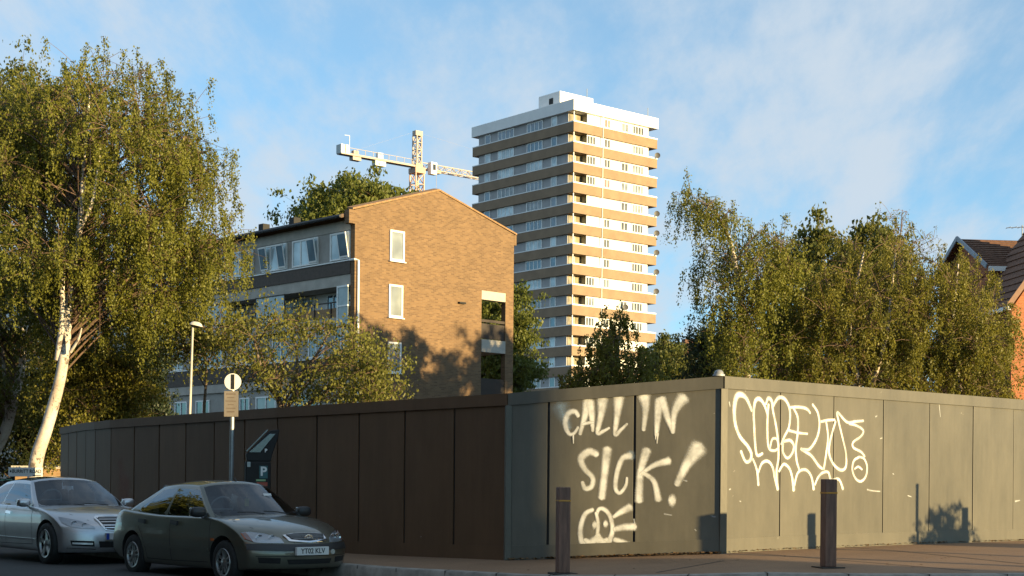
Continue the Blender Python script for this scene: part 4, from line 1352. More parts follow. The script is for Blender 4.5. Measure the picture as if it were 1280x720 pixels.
    # bonnet edge and rear hatch gaps
    pt = lambda x, y: kit.top(x, y)
    for sd in (-1, 1):
        kit.line([(2.0, sd * 0.50), (1.7, sd * 0.62), (1.35, sd * 0.685), (1.0, sd * 0.70)], pt, 0.008, 0.003).build('bonnet_gap', m_seam, root)
        kit.line([(1.95, sd * 0.33), (1.5, sd * 0.40), (1.1, sd * 0.44)], pt, 0.014, 0.0015).build('bonnet_crease', paint, root)
    # plate
    h, nn = pf(0, 0.445)
    px_ = h.x + 0.03
    mb = MB(); mb.box(px_ - 0.05, px_, -0.26, 0.26, 0.43, 0.541); npl = mb.build('number_plate', m_platew, root, bevel=0.004)
    lettering('plate_lettering', 'YT02 KLV', 0.098, frame_mtx((px_ + 0.001, 0, 0.485), (0, 1, 0), (0, 0, 1)), m_black, npl, bold=0.0015, xscale=0.93)
    mb = MB(); mb.lathe([(0, 0), (0.035, 0), (0.035, 0.012), (0, 0.012)], 14, frame_mtx((px_ - 0.02, 0.33, 0.47), (0, 1, 0), (0, 0, 1))); mb.build('tow_cap', m_galv, root)
    # wipers, aerial, tail lamps
    for y0, y1 in ((0.45, -0.10), (-0.12, -0.60)):
        a = Vector(cfn(1, y0, 0.03)) + Vector((0.03, 0, 0.02)); b = Vector(cfn(1, y1, 0.10)) + Vector((0.02, 0, 0.025))
        mb = MB(); mb.tube([a, a.lerp(b, 0.5) + Vector((0.01, 0, 0.012)), b], 0.009, 6); mb.build('wiper', m_trim, root)
    mb = MB(); mb.tube([(0.26, 0, 1.42), (0.20, 0, 1.48)], [0.012, 0.004], 8); mb.build('roof_aerial', m_trim, root)
    for sd in (-1, 1):
        lo = [(sd * 0.74, 0.70), (sd * 0.42, 0.70)]; up = [(sd * 0.74, 0.92), (sd * 0.46, 0.9)]
        kit.patch(lo, up, lambda y, z: kit.rear(y, z), 0.01, 8, 4).build('tail_lamp', m_redlens, root, smooth=True)
    mb = MB(); mb.box(-2.29, -2.25, -0.26, 0.26, 0.6, 0.71); mb.build('number_plate', mat('plate_yellow', (0.55, 0.42, 0.04), 0.4), root)
    return root

# -- the silver saloon
MER = dict(
    us=[-2.62, -2.57, -2.45, -2.25, -2.0, -1.6, -1.2, -0.8, -0.3, 0.2, 0.6, 0.95, 1.2, 1.5, 1.85, 2.1, 2.3, 2.4, 2.46],
    x0=-2.62, x1=2.46, cowl=0.9, crown=0.05,
    top=([-2.62, -2.4, -2.0, -1.6, -0.6, 0.9, 1.1, 1.5, 1.9, 2.2, 2.38, 2.46], [0.92, 1.0, 1.04, 1.03, 0.985, 0.985, 0.995, 0.95, 0.885, 0.82, 0.74, 0.68]),
    bot=([-2.62, -2.2, -1.8, 1.8, 2.2, 2.46], [0.34, 0.26, 0.21, 0.21, 0.20, 0.21]),
    side=([0.18, 0.26, 0.40, 0.58, 0.72, 0.84, 0.94, 1.05], [0.95, 0.975, 0.985, 1.0, 0.995, 0.985, 0.94, 0.90]),
    half=([-2.62, -2.1, -1.2, 0.8, 1.6, 2.1, 2.46], [0.86, 0.91, 0.93, 0.93, 0.935, 0.91, 0.87]),
    bow_f=0.34, bow_r=0.22,
    nose=([0.2, 0.3, 0.42, 0.55, 0.60, 0.7, 0.8], [0.05, 0.0, 0.0, 0.02, 0.04, 0.09, 0.17]),
    tail=([0.2, 0.35, 0.55, 0.65, 0.95], [0.05, 0.0, 0.0, 0.05, 0.10]),
    fa=1.60, ra=-1.46, track=0.83, wr=0.345, arch=0.385, arch_up=0.015,
    c_us=[-1, -0.93, -0.80, -0.62, -0.36, -0.10, -0.06, 0.3, 0.70, 0.93, 1], c_vs=[-1, -0.93, -0.7, -0.35, 0, 0.35, 0.7, 0.93, 1],
    cab=dict(fb=1.22, ft=0.32, rb=-1.95, rt=-1.05, fbul=0.06, rbul=0.04, bow_fb=0.30, bow_ft=0.14, bow_rb=0.26, bow_rt=0.12,
             belt=([-2, -1.5, -0.6, 0.6, 1.2], [1.02, 1.0, 0.95, 0.93, 0.96]),
             roof=([-1.3, -0.6, -0.2, 0.3, 0.45], [1.40, 1.455, 1.47, 1.445, 1.42]), rdrop=0.075,
             half_b=([-1.9, -1.2, 0.8, 1.2], [0.78, 0.84, 0.84, 0.80]), half_t=([-1.2, -0.5, 0.3], [0.57, 0.61, 0.60]),
             side_win={'quarter_window': (2, 3), 'rear_side_window': (3, 5), 'front_side_window': (6, 9)}),
    seat_x=(0.12, -1.0), seat_z=0.95, dash_x=0.75, dash_z=1.0, drv=-1, mir_x=0.38, mir_z=1.33,
)

def make_saloon(paint, name='parked_car'):
    root = empty(name)
    body = build_body(MER, paint, root)
    kit = CarKit(body.data)
    roofm = mat('black_roof_glass', (0.012, 0.012, 0.014), 0.08, spec=0.8)
    cab, cfn = build_cabin(MER, paint, roofm, root)
    fill_cabin(root, MER)
    for sx_ in (MER['fa'], MER['ra']):
        for sd in (-1, 1):
            wheel_at(root, sx_, sd * 0.825, 0.345, sd, 5, 0.235, 0.22, 'single')
    for sd in (-1, 1):
        pj = lambda x, z, sd=sd: kit.side(x, z, sd)
        for pts in (segs((1.04, 0.32), (1.0, 0.90)), segs((-0.12, 0.30), (-0.16, 0.94)), segs((1.04, 0.32), (-0.12, 0.30), 14), segs((-0.12, 0.30), (-0.95, 0.30), 10),
                    [(-0.95, 0.30), (-1.0, 0.45), (-1.08, 0.66), (-1.2, 0.78), (-1.3, 0.97)]):
            kit.line(pts, pj, 0.009, 0.003).build('door_gap', m_seam, root)
        for hx in (0.0, -1.1):
            lo = [(hx - 0.11, 0.815), (hx + 0.11, 0.805)]; up = [(hx - 0.11, 0.86), (hx + 0.11, 0.85)]
            kit.patch(lo, up, pj, 0.024, 8, 3).build('door_handle', m_chrome, root, smooth=True)
        kit.patch([(-1.05, 0.385), (1.15, 0.385)], [(-1.05, 0.415), (1.15, 0.415)], pj, 0.012, 26, 2).build('sill_moulding', m_chrome, root, smooth=True)
        door_mirror(root, 0.74, sd * 0.84, 0.96, sd, paint)
        pf = lambda y, z: kit.front(y, z)
        lo = [(sd * 0.83, 0.70), (sd * 0.74, 0.632), (sd * 0.58, 0.61), (sd * 0.40, 0.60)]
        up = [(sd * 0.825, 0.78), (sd * 0.74, 0.765), (sd * 0.58, 0.72), (sd * 0.41, 0.635)]
        hl_ = kit.patch(lo, up, pf, 0.004, 16, 5).build('headlight', m_reflector, root, smooth=True)
        kit.patch(lo, up, pf, 0.014, 16, 5).build('lamp_cover', m_lampglass, hl_, smooth=True)
        for yy, zz, rr in ((0.68, 0.685, 0.05), (0.55, 0.66, 0.042)):
            h, nn = pf(sd * yy, zz)
            b_ = MB(); b_.lathe([(0, -0.01), (rr * 0.7, 0.001), (rr, 0.0105), (rr * 1.06, 0.008)], 18, frame_mtx(h, (0, 1, 0), (0, 0, 1)))
            b_.build('lamp_bowl', m_chrome, hl_, smooth=True)
        lo = [(sd * 0.42, 0.315), (sd * 0.74, 0.33)]; up = [(sd * 0.43, 0.405), (sd * 0.76, 0.415)]
        rc = kit.patch(lo, up, pf, 0.004, 8, 2).build('lower_intake', m_under, root, smooth=True)
        kit.line(segs((sd * 0.45, 0.36), (sd * 0.73, 0.37), 8), pf, 0.03, 0.016).build('running_light', m_reflector, rc)
        kit.line(segs((sd * 0.40, 0.275), (sd * 0.80, 0.295), 8), pf, 0.014, 0.01).build('bumper_trim', m_chrome, root)
        lo = [(sd * 0.80, 0.70), (sd * 0.46, 0.70)]; up = [(sd * 0.80, 0.92), (sd * 0.52, 0.9)]
        kit.patch(lo, up, lambda y, z: kit.rear(y, z), 0.01, 8, 4).build('tail_lamp', m_redlens, root, smooth=True)
    pf = lambda y, z: kit.front(y, z)
    gl, gu = [(-0.34, 0.76), (-0.31, 0.66), (-0.24, 0.575), (0, 0.555), (0.24, 0.575), (0.31, 0.66), (0.34, 0.76)], [(-0.34, 0.77), (-0.28, 0.80), (-0.15, 0.805), (0, 0.807), (0.15, 0.805), (0.28, 0.80), (0.34, 0.77)]
    gr = kit.patch(gl, gu, pf, 0.02, 24, 6).build('grille_surround', m_chrome, root, smooth=True)
    gl2 = [(y * 0.9, z + 0.012) for y, z in gl]; gu2 = [(y * 0.9, z - 0.02) for y, z in gu]
    kit.patch(gl2, gu2, pf, 0.024, 24, 6).build('grille', m_trim, gr, smooth=True)
    for zz in (0.61, 0.65, 0.69, 0.73, 0.765):
        ww = interp(zz, [0.58, 0.66, 0.77], [0.22, 0.28, 0.30])
        kit.line(segs((-ww, zz), (ww, zz), 14), pf, 0.016, 0.034).build('grille_slat', m_chrome, gr)
    kit.patch([(-0.34, 0.30), (0.34, 0.30)], [(-0.36, 0.40), (0.36, 0.40)], pf, 0.004, 14, 2).build('centre_intake', m_under, root, smooth=True)
    h, nn = pf(0, 0.48); px_ = h.x + 0.03
    mb = MB(); mb.box(px_ - 0.05, px_, -0.26, 0.26, 0.425, 0.536); npl = mb.build('number_plate', m_platew, root, bevel=0.004)
    mb = MB(); mb.box(px_ + 0.0005, px_ + 0.003, -0.258, -0.205, 0.428, 0.533); mb.build('plate_band', m_plateb, npl)
    for y0, y1 in ((0.45, -0.12), (-0.12, -0.62)):
        a = Vector(cfn(1, y0, 0.0)) + Vector((0.03, 0, 0.02)); b = Vector(cfn(1, y1, 0.05)) + Vector((0.02, 0, 0.02))
        mb = MB(); mb.tube([a, b], 0.008, 6); mb.build('wiper', m_trim, root)
    pt = lambda x, y: kit.top(x, y)
    for sd in (-1, 1):
        kit.line([(2.2, sd * 0.44), (1.9, sd * 0.62), (1.5, sd * 0.73), (1.05, sd * 0.77)], pt, 0.008, 0.003).build('bonnet_gap', m_seam, root)
    return root

def drop_car(o, x, y, head, z=None):
    """head: compass-free heading, unit vector the nose points along"""
    o.location = (x, y, (zpave(x, y) - KERB if z is None else z) + 0.004)
    o.rotation_euler = (0, 0, math.atan2(head[1], head[0]))

toy = make_hatchback()
HD = (0.663, -0.749)
drop_car(toy, -4.20, 21.83, HD, EYE - 1.425)
tag(toy, 'grey green hatchback with plate YT02 KLV parked at the kerb', 'car', 'cars parked along the side road')
silver = paint_mat('paint_silver', (0.56, 0.56, 0.57), 0.8)
mer = make_saloon(silver)
# front road-side wheel sits on the sight line through x = 58
hm = (0.645, -0.764)
lat = (hm[1], -hm[0])
drop_car(mer, -8.02, 26.25, hm, EYE - 1.40)
tag(mer, 'silver saloon with a black roof parked behind the grey green hatchback', 'car', 'cars parked along the side road')

# ------------------------------------------------------------------ building helpers: face 'y' looks along -y, face 'x' looks along -x
def fbox(mb, face, s0, s1, z0, z1, o0, o1):
    if face == 'y': mb.box(s0, s1, -o1, -o0, z0, z1)
    else: mb.box(-o1, -o0, s0, s1, z0, z1)
    return mb

WMESH = {}
def window_on(root, face, s0, s1, z0, z1, off, fm, pm, cuts=(), fw=0.06, sill=False, tilt=(), name='window'):
    """frame mesh with its pane as child; cuts: mullion places as fractions; off: offset of the pane plane from the wall plane"""
    mb = MB()
    fbox(mb, face, s0, s1, z0, z0 + fw, off, off + 0.07)
    fbox(mb, face, s0, s1, z1 - fw, z1, off, off + 0.07)
    fbox(mb, face, s0, s0 + fw, z0 + fw, z1 - fw, off, off + 0.068)
    fbox(mb, face, s1 - fw, s1, z0 + fw, z1 - fw, off, off + 0.068)
    for c in cuts:
        x = lerp(s0, s1, c); fbox(mb, face, x - fw * 0.45, x + fw * 0.45, z0 + fw, z1 - fw, off, off + 0.066)
    if sill: fbox(mb, face, s0 - 0.05, s1 + 0.05, z0 - 0.05, z0 - 0.001, off, off + 0.14)
    f = mb.build(name, fm, root)
    pb = MB(); fbox(pb, face, s0 + fw * 0.5, s1 - fw * 0.5, z0 + fw * 0.5, z1 - fw * 0.5, off - 0.02, off + 0.03)
    pb.build('pane', pm, f)
    for (c0, c1) in tilt:   # an open top-hung leaf leaning out
        a, b = lerp(s0, s1, c0), lerp(s0, s1, c1)
        tb = MB()
        hgt = z1 - z0 - 2 * fw
        lean = 0.2
        def q(s, t, o): return (s, -(off + 0.08 + o), z0 + fw + t * hgt) if face == 'y' else (-(off + 0.08 + o), s, z0 + fw + t * hgt)
        vs = [q(a, 0, 0), q(b, 0, 0), q(b, 1, lean), q(a, 1, lean), q(a, 0, 0.04), q(b, 0, 0.04), q(b, 1, lean + 0.04), q(a, 1, lean + 0.04)]
        tb.add(vs, [(0, 1, 2, 3), (7, 6, 5, 4), (0, 4, 5, 1), (1, 5, 6, 2), (2, 6, 7, 3), (3, 7, 4, 0)])
        tb.build('open_sash', fm, f)
        gb = MB()
        i0, i1 = a + 0.045, b - 0.045
        vs = [q(i0, 0.07, 0.045 + lean * 0.07), q(i1, 0.07, 0.045 + lean * 0.07), q(i1, 0.93, 0.045 + lean * 0.93), q(i0, 0.93, 0.045 + lean * 0.93)]
        gb.add(vs, [(0, 1, 2, 3)])
        gb.build('sash_pane', P_SASH, f, recalc=False)
    return f

P_DARK = pane_mat('pane_dark_room', (0.03, 0.035, 0.04))
P_BLINDSKY = pane_mat('pane_blind_sky', (0.60, 0.72, 0.75), 0.12, 0.5)  # pale blind, with the brightness of reflected sky put into its colour
P_BLUE = pane_mat('pane_blue_sky', (0.12, 0.19, 0.24))
P_SASH = pane_mat('pane_open_sash', (0.14, 0.26, 0.33))  # blue of the reflected sky put into the sash colour
P_CURT = pane_mat('pane_curtain', (0.55, 0.53, 0.48), 0.2, 0.4)
P_PINK = pane_mat('pane_pink_curtain', (0.50, 0.25, 0.22), 0.2, 0.4)
P_NET = pane_mat('pane_dim_net', (0.13, 0.135, 0.125), 0.12, 0.5)
P_OLIVE = pane_mat('pane_olive_room', (0.34, 0.30, 0.20), 0.2, 0.4)
P_GREYC = pane_mat('pane_grey_net', (0.26, 0.29, 0.30), 0.12, 0.5)

# ------------------------------------------------------------------ brick block of flats
A = (-7.10, 66.0)
ga = R(44.03)
gd = (math.cos(ga), math.sin(ga)); fd = (-math.sin(ga), math.cos(ga))
bz = zpave(-7, 30) - KERB
blk = empty('apartment_block', (A[0], A[1], bz), ga, 'brown brick block of flats with a plain gable end behind the long hoarding', 'building')
def bzr(z): return z + EYE - bz
m_brick = brick_mat('brown_brick', (0.205, 0.124, 0.062), (0.125, 0.073, 0.038), (0.19, 0.137, 0.087), patch=0.16)
m_bandt = mat('brown_tile_band', (0.085, 0.062, 0.047), 0.7, var=0.15, scale=6, bump=0.3, bscale=12)
m_pale = mat('pale_render', (0.44, 0.41, 0.36), 0.75, var=0.1, scale=2)
m_greyp = mat('grey_infill_panel', (0.33, 0.31, 0.28), 0.6, var=0.08)
m_roof = mat('brown_roof_tile', (0.11, 0.075, 0.055), 0.85, var=0.25, scale=8, bump=0.5, bscale=9)
m_upvc = mat('window_white', (0.82, 0.82, 0.80), 0.35, var=0.03)
m_dkwood = mat('dark_timber', (0.035, 0.025, 0.02), 0.7)
m_tanwall = brick_mat('tan_brick', (0.34, 0.21, 0.10), (0.27, 0.16, 0.075), (0.3, 0.22, 0.14))
m_frost = mat('frosted_screen', (0.36, 0.43, 0.44), 0.25, var=0.1, spec=0.6)
W, LEN = 9.87, 44.0
Z0 = 0.0
# gable wall with its two balcony openings
gw = MB()
poly = [(0, Z0), (7.73, Z0), (7.73, bzr(4.5)), (7.73, bzr(9.33)), (9.33, bzr(9.33)), (9.33, Z0), (W, Z0), (W, bzr(12.28)), (W / 2, bzr(13.72)), (0, bzr(12.18))]
gw.prism(poly, 0.30, lambda a, b, t: (a, t, b))
gwo = gw.build('gable_wall', m_brick, blk)
cpm = MB()
for (x0, z0, x1, z1) in ((-0.16, 12.16, W / 2, 13.72), (W / 2, 13.72, W + 0.16, 12.26)):
    z0, z1 = bzr(z0), bzr(z1)
    vs = [(x, y, z) for (x, z) in ((x0, z0), (x1, z1)) for y, z_ in ((-0.05, 0), (0.36, 0)) for z in (z + 0.002, z + 0.085)]
    cpm.add(vs, [(0, 1, 3, 2), (4, 6, 7, 5), (0, 4, 5, 1), (2, 3, 7, 6), (0, 2, 6, 4), (1, 5, 7, 3)])
cpm.build('gable_coping', mat('coping_brick', (0.30, 0.18, 0.09), 0.85, var=0.2, scale=9), gwo)
kn = MB(); kn.box(-0.34, -0.003, -0.01, 0.32, bzr(11.55), bzr(12.16)); kn.box(W + 0.003, W + 0.16, -0.01, 0.32, bzr(11.75), bzr(12.26)); kn.build('kneeler', m_brick, gwo)
for (z0, z1, pmx) in ((10.55, 12.0, P_CURT), (7.85, 9.35, P_CURT), (5.15, 6.6, P_GREYC)):
    pass
def gable_s(px, py): return on_wall(px, py, A, gd)
for (x0, x1, y0, y1, pmx, sash) in ((487, 504.5, 287, 328, P_GREYC, False), (485.5, 502.5, 355, 398, P_GREYC, False), (484.5, 500.5, 427, 467, P_GREYC, True)):
    s0, z1 = gable_s(x0, y0); s1, z0 = gable_s(x1, y1)
    window_on(blk, 'y', s0, s1, z0 - bz, z1 - bz, 0.003, m_upvc, pmx, (), 0.09, True)
# rear balconies seen through the gable
bl = MB(); bl.box(7.735, 9.325, -0.004, 0.31, bzr(8.9), bzr(9.326)); bl.box(7.735, 9.325, -0.02, 7.5, bzr(6.37), bzr(6.98)); bl.build('balcony_slab', m_pale, blk)
bl = MB(); bl.box(7.735, 9.325, 0.05, 0.12, bzr(7.02), bzr(7.75)); bl.box(7.735, 9.325, 0.04, 0.13, bzr(7.82), bzr(7.95)); bl.build('balcony_rail', m_dkwood, blk)
bl = MB(); bl.box(7.735, 9.325, 0.05, 0.12, bzr(4.3), bzr(5.1)); bl.build('balcony_rail', m_dkwood, blk)
# core walls
cw = MB(); cw.box(1.25, 7.72, 0.302, LEN, Z0, bzr(9.3)); cw.box(0.06, W - 0.05, 0.302, LEN, bzr(9.36), bzr(12.1)); cw.box(W - 0.52, W - 0.06, 6.0, 6.4, Z0, bzr(9.3))
cw.box(7.73, W - 0.05, 7.6, LEN, Z0, bzr(9.3))
cw.build('wall', m_tanwall, blk)
cw = MB(); cw.box(1.215, 1.248, 0.302, LEN, bzr(7.47), bzr(8.85)); cw.build('recess_lining', m_upvc, blk)
cw = MB(); cw.box(0.12, 1.21, 0.302, LEN, Z0, bzr(7.0)); cw.build('front_wall', m_greyp, blk)
# facade bands
def band(nm, z0, z1, o0, o1, m, y0=0.302, y1=LEN):
    mb = MB(); fbox(mb, 'x', y0, y1, bzr(z0), bzr(z1), o0, o1); return mb.build(nm, m, blk)
band('fascia', 11.32, 11.78, -0.055, 0.02, m_pale)
band('wall_panel', 9.99, 11.31, -0.055, -0.01, m_greyp)
band('tile_band', 9.36, 9.93, -0.055, 0.03, m_bandt)
band('window_sill', 9.935, 9.985, -0.05, 0.07, m_upvc)
band('concrete_beam', 8.86, 9.35, -1.2, -0.02, m_pale)
band('balcony_floor', 7.05, 7.46, -1.3, 0.04, m_pale)
band('window_sill', 5.64, 5.69, -0.11, 0.07, m_upvc)
band('tile_band', 4.86, 5.63, -0.11, 0.03, m_bandt)
band('concrete_beam', 4.42, 4.85, -0.11, 0.0, m_pale)
# roof
rf = MB()
for (x0, z0, x1, z1) in ((-0.55, 11.86, W / 2, 13.5), (W + 0.45, 11.95, W / 2, 13.5)):
    z0, z1 = bzr(z0), bzr(z1)
    n_ = 26
    for k in range(n_):
        a, b = k / n_, (k + 1) / n_
        xa, xb, za, zb_ = lerp(x0, x1, a), lerp(x0, x1, b), lerp(z0, z1, a), lerp(z0, z1, b)
        vs = [(x, y, z + dz) for (x, z, up) in ((xa, za, 0.035), (xb, zb_, 0.0)) for y in (0.302, LEN + 0.4) for dz in (0.0 - 0.08, up + 0.06)]
        rf.add(vs, [(0, 1, 3, 2), (4, 6, 7, 5), (0, 4, 5, 1), (2, 3, 7, 6), (0, 2, 6, 4), (1, 5, 7, 3)])
rfo = rf.build('roof', m_roof, blk)
mb = MB(); mb.tube([(-0.58, 0.31, bzr(11.86)), (-0.58, LEN, bzr(11.86))], 0.07, 8); mb.build('gutter', m_trim, rfo)
for yv in (6.6, 9.2, 14.0):
    mb = MB(); mb.box(1.4, 1.8, yv, yv + 0.4, bzr(12.3), bzr(12.85)); mb.build('roof_vent', m_dkpl, rfo)
def fac_s(px): return on_wall(px, 320, A, fd)[0]
groups = [(413.5, 438.0, (0.52,), ((0.55, 1.0),)), (366.3, 398.2, (0.33, 0.67), ((0.70, 1.0),)), (328.5, 359.2, (0.34, 0.67), ((0.0, 0.30), (0.72, 1.0))), (291, 317, (0.34, 0.67), ((0.6, 1.0),)), (265, 287, (0.5,), ((0.0, 0.4),))]
for (x0, x1, cuts, tl) in groups:
    a, b = sorted((fac_s(x0), fac_s(x1)))
    a, b = max(a, 0.33), b
    cu = [1 - c for c in cuts]; tt = [(1 - q1, 1 - q0) for q0, q1 in tl]
    window_on(blk, 'x', a, b, bzr(10.03), bzr(11.27), -0.008, m_upvc, P_BLINDSKY, cu, 0.07, False, tt)
yv = fac_s(265) + 1.2
k = 0
while yv < LEN - 3:
    window_on(blk, 'x', yv, yv + 2.3, bzr(10.03), bzr(11.27), -0.008, m_upvc, P_BLUE, (0.33, 0.67), 0.07); yv += 3.9
# lower window row, ground floor row
for (x0, x1, pmx) in ((173.6, 180.4, P_DARK), (185, 205.7, P_DARK), (216, 228, P_GREYC), (249, 277, P_DARK), (296, 318, P_GREYC), (340, 362, P_DARK), (385, 405, P_GREYC), (418, 434, P_DARK)):
    a, b = sorted((fac_s(x0), fac_s(x1)))
    window_on(blk, 'x', a, b, bzr(5.72), bzr(6.98), -0.11, m_upvc, pmx, (0.5,), 0.07)
for (x0, x1, pmx) in ((186, 210, P_GREYC), (219, 234, P_DARK), (245, 262, P_DARK), (300, 312, P_DARK), (320, 345, P_GREYC), (370, 400, P_DARK)):
    a, b = sorted((fac_s(x0), fac_s(x1)))
    window_on(blk, 'x', a, b, bzr(2.2), bzr(4.1), -0.11, m_upvc, pmx, (0.5,), 0.07)
# balcony level: back wall windows, glass screens, railings
for (x0, x1, pmx) in ((384, 408, P_BLUE), (345, 368, P_BLINDSKY), (300, 325, P_BLUE), (262, 282, P_BLINDSKY)):
    a, b = sorted((fac_s(x0), fac_s(x1)))
    window_on(blk, 'x', a, b, bzr(7.5), bzr(8.8), -1.205, m_upvc, pmx, (0.33, 0.66), 0.07)
mb = MB(); fbox(mb, 'x', 0.32, LEN, bzr(7.465), bzr(7.9), -0.04, 0.0); mb.build('balcony_parapet', m_tanwall, blk)
rl = MB(); fbox(rl, 'x', 0.32, LEN, bzr(8.14), bzr(8.19), -0.05, 0.0)
yv = 0.4
while yv < LEN:
    fbox(rl, 'x', yv, yv + 0.05, bzr(7.46), bzr(8.14), 0.003, 0.05); yv += 1.25
rl.build('balcony_rail', m_dkwood, blk)
for (x0, x1) in ((322, 358), (254, 286)):
    a, b = sorted((fac_s(x0), fac_s(x1)))
    mb = MB(); fbox(mb, 'x', a, b, bzr(7.5), bzr(8.84), 0.055, 0.08)
    sc_ = mb.build('glass_screen', m_frost, blk)
    mb = MB()
    for yy in (a, b): fbox(mb, 'x', yy - 0.03, yy + 0.03, bzr(7.46), bzr(8.855), 0.05, 0.1)
    fbox(mb, 'x', a, b, bzr(8.80), bzr(8.85), 0.05, 0.098); mb.build('screen_frame', m_dkwood, sc_)
a, b = sorted((fac_s(424), fac_s(437)))
a = 0.34
wf = MB(); fbox(wf, 'x', b - 0.08, b, bzr(7.05), bzr(8.85), 0.05, 0.13); fbox(wf, 'x', a, b - 0.081, bzr(8.77), bzr(8.85), 0.05, 0.13); fbox(wf, 'x', a, b - 0.081, bzr(7.9), bzr(7.97), 0.05, 0.13)
wfo = wf.build('balcony_screen', m_upvc, blk)
mb = MB(); fbox(mb, 'x', a, b - 0.08, bzr(7.1), bzr(7.9), 0.08, 0.1); fbox(mb, 'x', a, b - 0.08, bzr(7.97), bzr(8.77), 0.08, 0.1); mb.build('screen_pane', m_frost, wfo)
# white downpipe at the corner
mb = MB()
mb.tube([(-0.07, 0.25, bzr(9.95)), (-0.06, -0.06, bzr(9.95)), (0.16, -0.07, bzr(9.93)), (0.16, -0.07, 0.2)], 0.055, 8)
mb.build('downpipe', m_upvc, blk, smooth=True)
mb = MB(); mb.box(6.2, 6.6, -0.14, -0.003, bzr(8.55), bzr(8.63)); mb.build('wall_light', m_dkpl, blk)

# ------------------------------------------------------------------ tower block
TC = (7.80, 197.0)
ta = math.atan2(0.647, 0.763)
td, tl_ = (math.cos(ta), math.sin(ta)), (-math.sin(ta), math.cos(ta))
tz0 = zpave(8, 60) - KERB - 2.0
tow = empty('tower_block', (TC[0], TC[1], tz0), ta, 'tall residential tower with brown storey bands, its right face sunlit and left face in shade', 'building')
def tz(z): return z + EYE - tz0
m_tband = mat('tower_brown_band', (0.265, 0.185, 0.118), 0.8, var=0.10, scale=0.6)
m_twhite = mat('tower_white', (0.80, 0.80, 0.79), 0.6, var=0.04, scale=0.5)
m_tpanel = mat('tower_grey_panel', (0.34, 0.335, 0.34), 0.5, var=0.1, scale=0.7)
m_dish = mat('dish_grey', (0.10, 0.10, 0.10), 0.6)
m_tcream = mat('tower_cream_panel', (0.76, 0.75, 0.71), 0.6, var=0.04)
TWX, TWY = 15.9, 21.5
PIT = 2.715
ZB = 48.35                                # top of the highest brown band
NF = 19
IN = 0.35                                 # wall set back behind the bands
BC = 2.75                                 # corner balcony recess
core = MB()
core.box(IN, TWX - 1.5, BC * 0.0 + IN + 1.1, TWY - 1.0, 0, tz(ZB + 1.7))
core.box(BC, TWX - 1.5, IN, IN + 1.1, 0, tz(ZB + 1.7))
core.build('wall', m_tpanel, tow)
cr_ = MB(); cr_.box(BC + 0.002, TWX - 1.502, IN - 0.03, IN - 0.002, 0, tz(ZB + 1.7)); cr_.build('front_wall', m_tcream, tow)
par = MB()
par.box(-0.12, TWX + 0.12, -0.12, TWY + 0.12, tz(ZB + 1.52), tz(ZB + 3.0))
par.build('parapet', m_twhite, tow, bevel=0.02)
for k in range(NF):
    z1 = tz(ZB - PIT * k)
    mb = MB(); mb.box(0, TWX, 0, TWY, z1 - 1.26, z1 - 0.002)
    mb.build('storey_band', m_tband, tow)
    mb = MB()
    mb.box(-0.03, TWX + 0.03, -0.03, 0.1, z1, z1 + 0.19); mb.box(-0.03, 0.1, 0.101, TWY + 0.03, z1, z1 + 0.13); mb.box(TWX - 0.1, TWX + 0.03, 0.101, TWY, z1, z1 + 0.16)
    mb.build('balcony_rail', m_twhite, tow)
# machine house on the roof
ph = MB(); ph.box(2.0, 8.2, 5.0, 9.4, tz(ZB + 3.002), tz(ZB + 5.4)); pho = ph.build('roof_house', m_twhite, tow)
mb = MB(); mb.box(1.95, 1.995, 6.4, 7.2, tz(ZB + 3.9), tz(ZB + 4.7)); mb.build('vent_opening', m_seam, pho)
mb = MB(); mb.tube([(7.6, 5.6, tz(ZB + 5.4)), (7.6, 5.6, tz(ZB + 6.8))], 0.05, 6); mb.build('mast', m_galv, pho)
mb = MB(); mb.tube([(15.2, 1.2, tz(ZB + 3.0)), (15.2, 1.2, tz(ZB + 4.6))], 0.05, 6); mb.build('mast', m_galv, tow)
rnd = random.Random(11)
def tl_s(px): return on_wall(px, 300, (TC[0] + td[0] * IN, TC[1] + td[1] * IN), tl_)[0]
def tr_s(px): return on_wall(px, 300, (TC[0] + tl_[0] * IN, TC[1] + tl_[1] * IN), td)[0]
lw = [(605.5, 612.5, ()), (621.7, 641.7, (0.25, 0.5, 0.75)), (657.8, 677.5, (0.25, 0.5, 0.75)), (688.3, 695.5, ())]
lws = [(*sorted((tl_s(a), tl_s(b))), c) for a, b, c in lw]
rws = [(*sorted((tr_s(a), tr_s(b))), c) for a, b, c in ((732, 743, (0.33, 0.66)), (753.5, 761.5, (0.5,)), (775, 784, (0.5,)), (789, 803, (0.25, 0.5, 0.75)))]
rows_lo = MB(); panes_lo = MB()
for k in range(14):
    z0, z1 = tz(ZB - PIT * k) + 0.02, tz(ZB - PIT * k) + 1.43
    for (a, b, c) in lws:
        # floors sunk behind the brick block are left to the merged rows
        pmx = rnd.choice([P_BLINDSKY, P_BLINDSKY, P_GREYC, P_BLUE])
        window_on(tow, 'x', a, b, z0, z1, -IN - 0.0, m_upvc, pmx, c, 0.13)
    for i, (a, b, c) in enumerate(rws):
        if k >= 11 and i > 1: continue
        r_ = rnd.random()
        if r_ < 0.22 and i < 3: continue
        window_on(tow, 'y', a, b, z0 + 0.1, z1 - 0.05, -IN + 0.035, m_upvc, rnd.choice([P_GREYC, P_NET, P_NET, P_NET, P_PINK if k in (0, 3) else P_NET]), c, 0.12)
